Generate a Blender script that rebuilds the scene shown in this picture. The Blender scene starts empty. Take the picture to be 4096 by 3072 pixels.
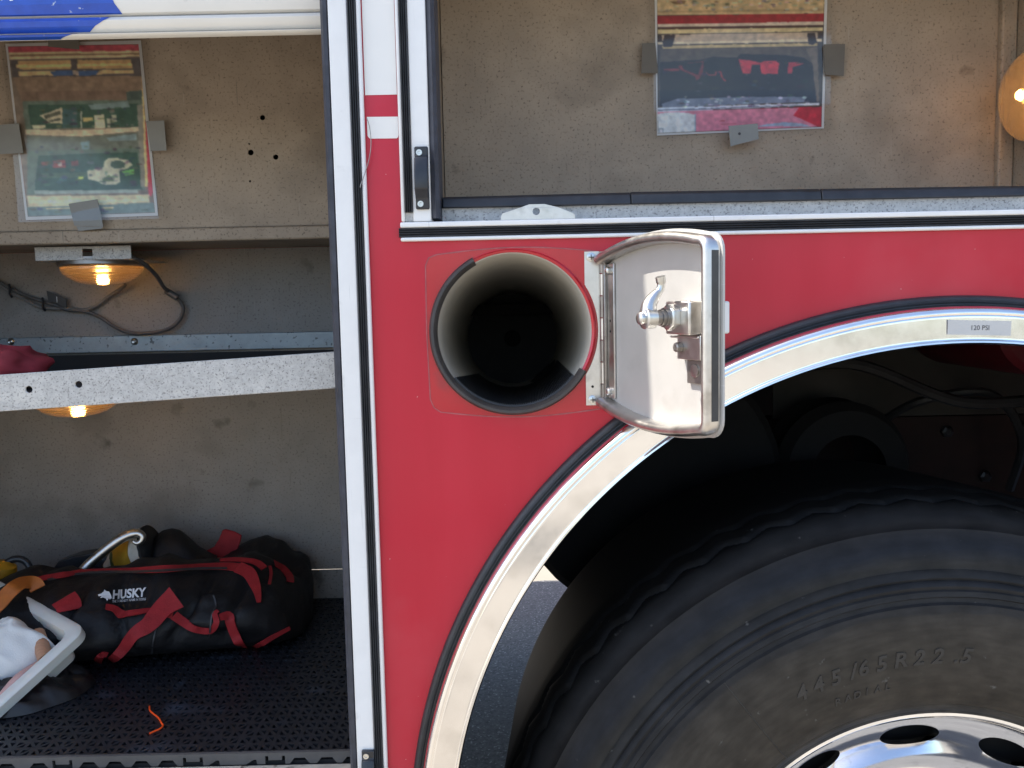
import bpy, bmesh, math, random
import numpy as np
from mathutils import Vector, Matrix, noise
from mathutils.geometry import tessellate_polygon
from mathutils.bvhtree import BVHTree
random.seed(7)
R = math.radians
PI = math.pi
scn = bpy.context.scene
col = scn.collection

# ------------------------------------------------------------------ camera
PW, PH, FP = 4096.0, 3072.0, 3520.0
TH, RO, DIST, CZ = R(5.5), 0.021, 1.03, 1.39
fwd = Vector((0, math.cos(TH), -math.sin(TH)))
up0 = Vector((0, math.sin(TH), math.cos(TH)))
rt0 = Vector((1, 0, 0))
right = rt0 * math.cos(RO) - up0 * math.sin(RO)
upv = rt0 * math.sin(RO) + up0 * math.cos(RO)
CAM = Vector((0, -DIST, CZ))
cam = bpy.data.objects.new('camera', bpy.data.cameras.new('camera'))
col.objects.link(cam)
cam.data.sensor_width = 36.0
cam.data.lens = 36.0 * FP / PW
cam.data.clip_start = 0.05
cam.data.clip_end = 3000
M = Matrix.Identity(4)
for i in range(3):
    M[i][0], M[i][1], M[i][2], M[i][3] = right[i], upv[i], -fwd[i], CAM[i]
cam.matrix_world = M
scn.camera = cam

# ------------------------------------------------------------------ sky, sun, exposure
SUN = Vector((-0.53, 0.066, 0.848)).normalized()
world = bpy.data.worlds.new('World')
scn.world = world
world.use_nodes = True
nt = world.node_tree
bg = nt.nodes['Background']
sky = nt.nodes.new('ShaderNodeTexSky')
sky.sky_type = 'NISHITA'
sky.sun_disc = False
sky.sun_elevation = math.asin(SUN.z)
sky.sun_rotation = math.atan2(SUN.x, SUN.y)
sky.dust_density = 2.0
nt.links.new(sky.outputs[0], bg.inputs[0])
bg.inputs[1].default_value = 0.15
sd = bpy.data.lights.new('sun', 'SUN')
sd.energy = 4.6
sd.angle = R(0.53)
sd.color = (1.0, 0.94, 0.84)
sun = bpy.data.objects.new('sun', sd)
col.objects.link(sun)
sun.rotation_euler = SUN.to_track_quat('Z', 'Y').to_euler()
sun.location = (-3, 0, 5)
vs = scn.view_settings
vs.view_transform = 'Standard'
vs.look = 'None'
vs.gamma = 1
vs.exposure = 1.38
vs.use_curve_mapping = False


def ray(px, py):
    return fwd + right * ((px - PW / 2) / FP) - upv * ((py - PH / 2) / FP)


def at(px, py, Y=0.0):
    """point of the plane y = Y that lies along a line of sight (used to measure the place)"""
    d = ray(px, py)
    return CAM + d * ((Y + DIST) / d.y)


# ------------------------------------------------------------------ materials
MATS = {}


def mat(name, c, rough=0.5, metal=0.0, var=0.12, scale=30.0, c2=None, bump=0.0, bscale=None, coat=0.0,
        speck=None, speck_scale=260.0, speck_lo=0.62, speck_hi=0.68, emis=None, estr=0.0, trans=0.0, alpha=1.0,
        rvar=0.0, spec=0.5, stain=None, stain_scale=6.0, stain_lo=0.6, stain_hi=0.75, stretch=None, sss=0.0,
        coat_rough=0.05, aniso=0.0, smudge=None, scratch=None):
    m = bpy.data.materials.new(name)
    m.use_nodes = True
    n = m.node_tree.nodes
    L = m.node_tree.links.new
    b = n['Principled BSDF']
    b.inputs['Roughness'].default_value = rough
    b.inputs['Metallic'].default_value = metal
    b.inputs['Specular IOR Level'].default_value = spec
    b.inputs['Coat Weight'].default_value = coat
    b.inputs['Coat Roughness'].default_value = coat_rough
    b.inputs['Transmission Weight'].default_value = trans
    b.inputs['Alpha'].default_value = alpha
    b.inputs['Anisotropic'].default_value = aniso
    if sss:
        b.inputs['Subsurface Weight'].default_value = sss
        b.inputs['Subsurface Scale'].default_value = 0.02
    if emis:
        b.inputs['Emission Color'].default_value = (*emis, 1)
        b.inputs['Emission Strength'].default_value = estr
    tc = n.new('ShaderNodeTexCoord')
    mp = n.new('ShaderNodeMapping')
    L(tc.outputs['Object'], mp.inputs[0])
    if stretch:
        mp.inputs['Scale'].default_value = stretch
    nz = n.new('ShaderNodeTexNoise')
    nz.inputs['Scale'].default_value = scale
    nz.inputs['Detail'].default_value = 6
    nz.inputs['Roughness'].default_value = 0.6
    L(mp.outputs[0], nz.inputs['Vector'])
    cr = n.new('ShaderNodeValToRGB')
    lo = c if c2 is None else c
    hi = c2 if c2 is not None else c
    cr.color_ramp.elements[0].position = 0.3
    cr.color_ramp.elements[1].position = 0.7
    if c2 is None:
        cr.color_ramp.elements[0].color = (*[max(0, x * (1 - var)) for x in c], 1)
        cr.color_ramp.elements[1].color = (*[min(1, x * (1 + var)) for x in c], 1)
    else:
        cr.color_ramp.elements[0].color = (*lo, 1)
        cr.color_ramp.elements[1].color = (*hi, 1)
    L(nz.outputs['Fac'], cr.inputs[0])
    outc = cr.outputs[0]

    def over(sock, colr, sc, l, h, seed, sq=None, rot=0.0):
        q = n.new('ShaderNodeTexNoise')
        q.inputs['Scale'].default_value = sc
        q.inputs['Detail'].default_value = 4
        mp2 = n.new('ShaderNodeMapping')
        mp2.inputs['Location'].default_value = (seed, seed * 2, seed * 3)
        if sq:
            mp2.inputs['Scale'].default_value = sq
            mp2.inputs['Rotation'].default_value = (0, rot, 0)
        L(tc.outputs['Object'], mp2.inputs[0])
        L(mp2.outputs[0], q.inputs['Vector'])
        r_ = n.new('ShaderNodeMapRange')
        r_.inputs['From Min'].default_value = l
        r_.inputs['From Max'].default_value = h
        L(q.outputs['Fac'], r_.inputs['Value'])
        mx = n.new('ShaderNodeMix')
        mx.data_type = 'RGBA'
        L(r_.outputs[0], mx.inputs['Factor'])
        L(sock, mx.inputs[6])
        mx.inputs[7].default_value = (*colr, 1)
        return mx.outputs[2]
    if stain:
        outc = over(outc, stain, stain_scale, stain_lo, stain_hi, 3.7)
    if scratch:
        outc = over(outc, scratch, 1.0, 0.70, 0.78, 2.1, (260, 20, 9), .5)
        outc = over(outc, scratch, 1.0, 0.71, 0.79, 6.4, (14, 20, 240), .12)
        outc = over(outc, [x * .45 for x in scratch], 1.0, 0.71, 0.80, 8.8, (190, 20, 7), -.9)
    if smudge:
        outc = over(outc, smudge, 17.0, 0.665, 0.80, 5.3)
    if speck:
        outc = over(outc, speck, speck_scale, speck_lo, speck_hi, 9.1)
    L(outc, b.inputs['Base Color'])
    if rvar:
        r2 = n.new('ShaderNodeMapRange')
        r2.inputs['To Min'].default_value = max(0.02, rough - rvar)
        r2.inputs['To Max'].default_value = min(1, rough + rvar)
        L(nz.outputs['Fac'], r2.inputs['Value'])
        L(r2.outputs[0], b.inputs['Roughness'])
    if bump:
        nb = n.new('ShaderNodeTexNoise')
        nb.inputs['Scale'].default_value = bscale or scale * 3
        nb.inputs['Detail'].default_value = 5
        L(mp.outputs[0], nb.inputs['Vector'])
        bp = n.new('ShaderNodeBump')
        bp.inputs['Strength'].default_value = bump
        bp.inputs['Distance'].default_value = 0.006 if name == 'bag_black' else 0.002
        L(nb.outputs['Fac'], bp.inputs['Height'])
        L(bp.outputs[0], b.inputs['Normal'])
    MATS[name] = m
    return m


mat('red_paint', (0.435, 0.003, 0.021), 0.34, scale=2.2, c2=(0.50, 0.012, 0.035), stretch=(5, 1, .7), coat=0.22, coat_rough=0.10, bump=0.02, bscale=9, spec=0.35,
    speck=(0.62, 0.42, 0.40), speck_scale=210, speck_lo=0.745, speck_hi=0.765, stain=(0.50, 0.045, 0.065), stain_scale=5, stain_lo=.55, stain_hi=.8)
mat('old_red', (0.44, 0.002, 0.014), 0.26, var=0.08, scale=14, coat=0.4, stain=(0.28, 0.02, 0.03), stain_scale=20, stain_lo=.58, stain_hi=.75)
mat('white_trim', (0.73, 0.725, 0.71), 0.38, scratch=(0.62, 0.615, 0.60), var=0.03, scale=40, stain=(0.55, 0.54, 0.52), stain_scale=35, stain_lo=0.68, stain_hi=0.82,
    speck=(0.25, 0.25, 0.26), speck_scale=150, speck_lo=0.765, speck_hi=0.80)
mat('white_decal', (0.75, 0.735, 0.70), 0.45, var=0.015, scale=20)
mat('slat_white', (0.70, 0.67, 0.61), 0.4, var=0.03, scale=12, stain=(0.45, 0.42, 0.38), stain_scale=25, stain_lo=0.66, stain_hi=0.8)
mat('slat_blue', (0.018, 0.075, 0.42), 0.33, var=0.12, scale=60, speck=(0.4, 0.45, 0.55), speck_scale=120, speck_lo=0.70, speck_hi=0.76)
mat('rubber', (0.022, 0.023, 0.026), 0.45, var=0.3, scale=50, bump=0.1)
mat('rubber_gloss', (0.03, 0.031, 0.034), 0.30, var=0.3, scale=50)
mat('rubber_grey', (0.042, 0.037, 0.035), 0.5, var=0.25, scale=40)
mat('seal', (0.04, 0.042, 0.055), 0.55, var=0.3, scale=60)
mat('galv', (0.385, 0.31, 0.235), 0.55, scratch=(0.46, 0.40, 0.33), var=0.10, scale=14, spec=0.35, speck=(0.17, 0.13, 0.095), speck_scale=260, speck_lo=0.56, speck_hi=0.72, smudge=(0.15, 0.115, 0.085),
    stain=(0.25, 0.20, 0.15), stain_scale=8, stain_lo=0.55, stain_hi=0.75, bump=0.15, bscale=160, rvar=0.1)
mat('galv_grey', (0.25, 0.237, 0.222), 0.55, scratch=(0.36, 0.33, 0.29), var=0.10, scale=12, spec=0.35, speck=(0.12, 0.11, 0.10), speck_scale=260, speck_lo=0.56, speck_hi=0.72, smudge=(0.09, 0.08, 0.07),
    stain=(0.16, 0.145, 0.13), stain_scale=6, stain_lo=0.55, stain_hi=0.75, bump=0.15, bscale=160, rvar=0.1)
mat('galv_light', (0.43, 0.425, 0.41), 0.5, metal=0.15, var=0.16, scale=160, speck=(0.20, 0.195, 0.19), speck_scale=420, speck_lo=0.54, speck_hi=0.68,
    stain=(0.54, 0.53, 0.50), stain_scale=30, stain_lo=0.55, stain_hi=0.75, bump=0.3, bscale=150)
mat('galv_blue', (0.30, 0.34, 0.37), 0.4, metal=0.45, var=0.14, scale=40, speck=(0.10, 0.11, 0.12), speck_scale=140, speck_lo=0.62, speck_hi=0.70)
mat('bare_edge', (0.62, 0.56, 0.46), 0.45, metal=0.3, var=0.2, scale=60, speck=(0.2, 0.17, 0.13), speck_scale=60, speck_lo=.55, speck_hi=.65)
mat('chrome', (0.82, 0.81, 0.80), 0.12, metal=1.0, var=0.05, scale=30, rvar=0.09, bump=0.09, bscale=5, stain=(0.60, 0.59, 0.57), stain_scale=14, stain_lo=.56, stain_hi=.8)
mat('wheel_chrome', (0.86, 0.86, 0.87), 0.09, metal=1.0, var=0.03, scale=30, rvar=0.05, stain=(0.4, 0.4, 0.41), stain_scale=26, stain_lo=.62, stain_hi=.8, bump=0.03, bscale=24)
mat('steel', (0.60, 0.58, 0.555), 0.34, metal=1.0, var=0.10, scale=60, rvar=0.12, bump=0.03, bscale=200, stain=(0.36, 0.34, 0.31), stain_scale=40, stain_lo=.56, stain_hi=.78)
mat('steel_pan', (0.46, 0.45, 0.43), 0.5, scratch=(0.56, 0.55, 0.53), metal=0.35, var=0.05, scale=22, rvar=0.08, bump=0.03, bscale=300, stain=(0.40, .385, .36), stain_scale=18, stain_lo=.6, stain_hi=.8)
mat('steel_dark', (0.30, 0.28, 0.26), 0.4, metal=0.9, var=0.2, scale=60)
mat('zinc', (0.60, 0.60, 0.58), 0.3, metal=1.0, var=0.1, scale=80)
mat('tube_paint', (0.46, 0.43, 0.37), 0.55, var=0.06, scale=14)
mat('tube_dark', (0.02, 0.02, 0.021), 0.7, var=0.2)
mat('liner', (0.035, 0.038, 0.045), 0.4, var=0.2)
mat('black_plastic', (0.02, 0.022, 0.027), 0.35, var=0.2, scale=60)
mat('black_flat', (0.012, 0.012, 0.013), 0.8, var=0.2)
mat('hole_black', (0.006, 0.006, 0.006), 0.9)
mat('well_dark', (0.009, 0.008, 0.008), 0.85, var=0.4, scale=8)
mat('frame_rust', (0.022, 0.007, 0.005), 0.7, var=0.4, scale=14)
mat('well_panel', (0.05, 0.045, 0.038), 0.7, var=0.2, scale=10)
mat('mat_rubber', (0.012, 0.013, 0.017), 0.42, var=0.25, scale=24, stain=(0.045, 0.055, 0.075), stain_scale=9, stain_lo=.6, stain_hi=.75, bump=.1)
mat('mat_edge', (0.075, 0.07, 0.066), 0.7, var=0.2, scale=24)
mat('bag_black', (0.0065, 0.0065, 0.008), 0.62, var=0.25, scale=40, bump=1.0, bscale=22, spec=0.35)
mat('bag_panel', (0.016, 0.016, 0.02), 0.55, var=0.25, scale=40, bump=0.25, bscale=300)
mat('bag_red', (0.27, 0.018, 0.022), 0.65, var=0.15, scale=60, bump=0.3, bscale=500, spec=0.2)
mat('zip_grey', (0.03, 0.03, 0.034), 0.5, var=0.3, scale=300)
mat('print_grey', (0.62, 0.62, 0.64), 0.7, var=0.05)
mat('tub', (0.62, 0.60, 0.55), 0.35, var=0.05, scale=12, sss=0.15, stain=(.5, .42, .33), stain_scale=14, stain_lo=.6, stain_hi=.8)
mat('rag', (0.68, 0.67, 0.65), 0.9, var=0.06, scale=18, stain=(0.50, 0.46, 0.38), stain_scale=9, stain_lo=.5, stain_hi=.75, bump=.25, bscale=500)
mat('tarp', (0.012, 0.010, 0.010), 0.42, var=0.3, scale=9, bump=.1)
mat('orange_web', (0.36, 0.10, 0.012), 0.6, var=0.2, scale=60)
mat('orange_string', (1.0, 0.09, 0.005), 0.5, var=0.05)
mat('wood', (0.42, 0.22, 0.13), 0.5, var=0.2, scale=40, stretch=(1, 8, 1))
mat('scuff', (0.36, 0.085, 0.095), 0.6, var=.3, scale=80)
mat('pink', (0.55, 0.32, 0.28), 0.5, var=0.15, scale=20)
mat('yellow', (0.42, 0.22, 0.012), 0.5, var=0.2, scale=30)
mat('yellow_lip', (0.6, 0.45, 0.05), 0.5, var=0.2, scale=30)
mat('white_web', (0.55, 0.50, 0.42), 0.8, var=0.15, scale=60, bump=.4, bscale=250)
mat('green_dark', (0.05, 0.07, 0.02), 0.6, var=0.2)
mat('cable', (0.085, 0.082, 0.08), 0.45, var=0.2, scale=60)
mat('cable_light', (0.16, 0.155, 0.15), 0.5, var=0.2, scale=60)
mat('dark_red_cloth', (0.20, 0.012, 0.02), 0.8, var=0.3, scale=30)
mat('tape', (0.26, 0.265, 0.255), 0.5, var=0.05, scale=40, bump=.1, bscale=300)
mat('tape_dark', (0.14, 0.125, 0.105), 0.55, var=0.06, scale=40)
mat('paper', (0.78, 0.77, 0.77), 0.6, var=0.01)
mat('label_tape', (0.50, 0.50, 0.49), 0.5, var=0.03)
mat('ink', (0.06, 0.06, 0.07), 0.6, var=0.05)
mat('bulb', (1, 0.75, 0.35), 0.5, emis=(1.0, 0.60, 0.22), estr=18.0)
mat('concrete', (0.19, 0.172, 0.145), 0.85, scale=.8, c2=(0.29, 0.262, 0.215), speck=(0.2, 0.19, 0.17), speck_scale=160, speck_lo=.62, speck_hi=.7, bump=.3, bscale=120, stain=(0.075, 0.07, 0.062), stain_scale=.55, stain_lo=.56, stain_hi=.66)
mat('asphalt', (0.05, 0.052, 0.056), 0.8, var=0.3, scale=90, c2=(0.15, 0.15, 0.152), speck=(0.34, 0.34, 0.34), speck_scale=110, speck_lo=.60, speck_hi=.68,
    bump=0.6, bscale=160, stain=(0.03, 0.03, 0.033), stain_scale=2.5, stain_lo=.6, stain_hi=.72)
mat('treadplate', (0.6, 0.6, 0.6), 0.3, metal=1.0)
mat('tyre_letter', (0.026, 0.023, 0.020), 0.6, var=0.25, scale=90)


def mat_print():
    m = bpy.data.materials.new('print')
    m.use_nodes = True
    n = m.node_tree.nodes
    a = n.new('ShaderNodeAttribute')
    a.attribute_name = 'ink'
    tc = n.new('ShaderNodeTexCoord')
    nz = n.new('ShaderNodeTexNoise')
    nz.inputs['Scale'].default_value = 90
    nz.inputs['Detail'].default_value = 4
    m.node_tree.links.new(tc.outputs['Object'], nz.inputs['Vector'])
    mr = n.new('ShaderNodeMapRange')
    mr.inputs['From Min'].default_value = .3
    mr.inputs['From Max'].default_value = .7
    mr.inputs['To Min'].default_value = .92
    mr.inputs['To Max'].default_value = 1.08
    m.node_tree.links.new(nz.outputs['Fac'], mr.inputs['Value'])
    mx = n.new('ShaderNodeMix')
    mx.data_type = 'RGBA'
    mx.blend_type = 'MULTIPLY'
    mx.inputs['Factor'].default_value = 1
    m.node_tree.links.new(a.outputs['Color'], mx.inputs[6])
    m.node_tree.links.new(mr.outputs[0], mx.inputs[7])
    b = n['Principled BSDF']
    b.inputs['Roughness'].default_value = 0.6
    m.node_tree.links.new(mx.outputs[2], b.inputs['Base Color'])
    MATS['print'] = m


mat_print()


def mat_clear():
    m = bpy.data.materials.new('laminate')
    m.use_nodes = True
    n = m.node_tree.nodes
    L = m.node_tree.links.new
    n.remove(n['Principled BSDF'])
    t = n.new('ShaderNodeBsdfTransparent')
    t.inputs[0].default_value = (0.97, 0.98, 0.98, 1)
    g = n.new('ShaderNodeBsdfGlossy')
    g.inputs['Roughness'].default_value = 0.09
    f = n.new('ShaderNodeFresnel')
    f.inputs[0].default_value = 1.5
    ml = n.new('ShaderNodeMath')
    ml.operation = 'MULTIPLY'
    ml.inputs[1].default_value = 1.5
    L(f.outputs[0], ml.inputs[0])
    mx = n.new('ShaderNodeMixShader')
    L(ml.outputs[0], mx.inputs[0])
    L(t.outputs[0], mx.inputs[1])
    L(g.outputs[0], mx.inputs[2])
    L(mx.outputs[0], n['Material Output'].inputs[0])
    MATS['laminate'] = m


mat_clear()


def mat_lens():
    """ribbed amber-lit lens: clear plastic that scatters the bulb behind it"""
    m = bpy.data.materials.new('lens')
    m.use_nodes = True
    n = m.node_tree.nodes
    L = m.node_tree.links.new
    b = n['Principled BSDF']
    b.inputs['Base Color'].default_value = (1.0, 0.64, 0.30, 1)
    b.inputs['Coat Weight'].default_value = 1.0
    b.inputs['Coat Roughness'].default_value = 0.06
    b.inputs['Roughness'].default_value = 0.16
    b.inputs['Transmission Weight'].default_value = 0.80
    b.inputs['IOR'].default_value = 1.3
    b.inputs['Emission Color'].default_value = (1.0, 0.50, 0.14, 1)
    b.inputs['Emission Strength'].default_value = 0.02
    tc = n.new('ShaderNodeTexCoord')
    w = n.new('ShaderNodeTexWave')
    w.wave_type = 'RINGS'
    w.rings_direction = 'Z'
    w.inputs['Scale'].default_value = 60
    w.inputs['Distortion'].default_value = 1.0
    L(tc.outputs['Object'], w.inputs['Vector'])
    bp = n.new('ShaderNodeBump')
    bp.inputs['Strength'].default_value = 0.5
    bp.inputs['Distance'].default_value = 0.003
    L(w.outputs['Fac'], bp.inputs['Height'])
    L(bp.outputs[0], b.inputs['Normal'])
    MATS['lens'] = m


mat_lens()


def mat_tyre():
    m = bpy.data.materials.new('tyre_rubber')
    m.use_nodes = True
    n = m.node_tree.nodes
    L = m.node_tree.links.new
    b = n['Principled BSDF']
    tc = n.new('ShaderNodeTexCoord')
    sp = n.new('ShaderNodeSeparateXYZ')
    L(tc.outputs['Object'], sp.inputs[0])
    cb = n.new('ShaderNodeCombineXYZ')
    L(sp.outputs[0], cb.inputs[0])
    L(sp.outputs[2], cb.inputs[2])
    ln = n.new('ShaderNodeVectorMath')
    ln.operation = 'LENGTH'
    L(cb.outputs[0], ln.inputs[0])
    nz = n.new('ShaderNodeTexNoise')
    nz.inputs['Scale'].default_value = 9
    nz.inputs['Detail'].default_value = 6
    L(tc.outputs['Object'], nz.inputs['Vector'])
    ad = n.new('ShaderNodeMath')
    ad.operation = 'MULTIPLY_ADD'
    ad.inputs[1].default_value = 0.02
    L(nz.outputs['Fac'], ad.inputs[0])
    L(ln.outputs['Value'], ad.inputs[2])
    cr = n.new('ShaderNodeValToRGB')
    e = cr.color_ramp.elements
    e[0].position = 0.0
    e[0].color = (0.0340, 0.0272, 0.0200, 1)
    e[1].position = 1.0
    e[1].color = (0.0040, 0.0038, 0.0037, 1)

    def st(p, c):
        q = e.new(p)
        q.color = (*c, 1)
    st(0.05, (0.0400, 0.0332, 0.0256))
    st(0.42, (0.0368, 0.0320, 0.0260))
    st(0.475, (0.0300, 0.0268, 0.0232))
    st(0.485, (0.0200, 0.0196, 0.0200))
    st(0.60, (0.0160, 0.0164, 0.0180))
    st(0.66, (0.0200, 0.0184, 0.0160))
    st(0.72, (0.0112, 0.0124, 0.0160))
    st(0.80, (0.0160, 0.0144, 0.0136))
    st(0.84, (0.0120, 0.0120, 0.0128))
    st(0.89, (0.0048, 0.0046, 0.0045))
    mr = n.new('ShaderNodeMapRange')
    mr.inputs['From Min'].default_value = 0.30
    mr.inputs['From Max'].default_value = 0.60
    L(ad.outputs[0], mr.inputs['Value'])
    L(mr.outputs[0], cr.inputs[0])
    n2 = n.new('ShaderNodeTexNoise')
    n2.inputs['Scale'].default_value = 30
    n2.inputs['Detail'].default_value = 8
    L(tc.outputs['Object'], n2.inputs['Vector'])
    mx = n.new('ShaderNodeMix')
    mx.data_type = 'RGBA'
    mx.blend_type = 'MULTIPLY'
    mx.inputs['Factor'].default_value = 1
    r2 = n.new('ShaderNodeMapRange')
    r2.inputs['From Min'].default_value = .3
    r2.inputs['From Max'].default_value = .7
    r2.inputs['To Min'].default_value = .72
    r2.inputs['To Max'].default_value = 1.25
    L(n2.outputs['Fac'], r2.inputs['Value'])
    L(cr.outputs[0], mx.inputs[6])
    L(r2.outputs[0], mx.inputs[7])
    an = n.new('ShaderNodeMath')
    an.operation = 'ARCTAN2'
    L(sp.outputs[2], an.inputs[0])
    L(sp.outputs[0], an.inputs[1])
    pc = n.new('ShaderNodeCombineXYZ')
    ms = n.new('ShaderNodeMath')
    ms.operation = 'MULTIPLY'
    ms.inputs[1].default_value = 130
    L(ln.outputs['Value'], ms.inputs[0])
    m3 = n.new('ShaderNodeMath')
    m3.operation = 'MULTIPLY'
    m3.inputs[1].default_value = 12
    L(an.outputs[0], m3.inputs[0])
    L(ms.outputs[0], pc.inputs[0])
    L(m3.outputs[0], pc.inputs[1])
    n4 = n.new('ShaderNodeTexNoise')
    n4.inputs['Scale'].default_value = 1.0
    n4.inputs['Detail'].default_value = 5
    L(pc.outputs[0], n4.inputs['Vector'])
    r4 = n.new('ShaderNodeMapRange')
    r4.inputs['From Min'].default_value = .3
    r4.inputs['From Max'].default_value = .7
    r4.inputs['To Min'].default_value = .80
    r4.inputs['To Max'].default_value = 1.22
    L(n4.outputs['Fac'], r4.inputs['Value'])
    mx4 = n.new('ShaderNodeMix')
    mx4.data_type = 'RGBA'
    mx4.blend_type = 'MULTIPLY'
    mx4.inputs['Factor'].default_value = 1
    L(mx.outputs[2], mx4.inputs[6])
    L(r4.outputs[0], mx4.inputs[7])
    n5 = n.new('ShaderNodeTexNoise')
    n5.inputs['Scale'].default_value = 75
    n5.inputs['Detail'].default_value = 3
    L(tc.outputs['Object'], n5.inputs['Vector'])
    r5 = n.new('ShaderNodeMapRange')
    r5.inputs['From Min'].default_value = .72
    r5.inputs['From Max'].default_value = .80
    L(n5.outputs['Fac'], r5.inputs['Value'])
    mx5 = n.new('ShaderNodeMix')
    mx5.data_type = 'RGBA'
    L(r5.outputs[0], mx5.inputs['Factor'])
    L(mx4.outputs[2], mx5.inputs[6])
    mx5.inputs[7].default_value = (.10, .095, .088, 1)
    L(mx5.outputs[2], b.inputs['Base Color'])
    b.inputs['Roughness'].default_value = 0.6
    b.inputs['Specular IOR Level'].default_value = 0.22
    bp = n.new('ShaderNodeBump')
    bp.inputs['Strength'].default_value = 0.12
    bp.inputs['Distance'].default_value = 0.002
    n3 = n.new('ShaderNodeTexNoise')
    n3.inputs['Scale'].default_value = 140
    L(tc.outputs['Object'], n3.inputs['Vector'])
    L(n3.outputs['Fac'], bp.inputs['Height'])
    L(bp.outputs[0], b.inputs['Normal'])
    MATS['tyre_rubber'] = m


mat_tyre()


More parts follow.
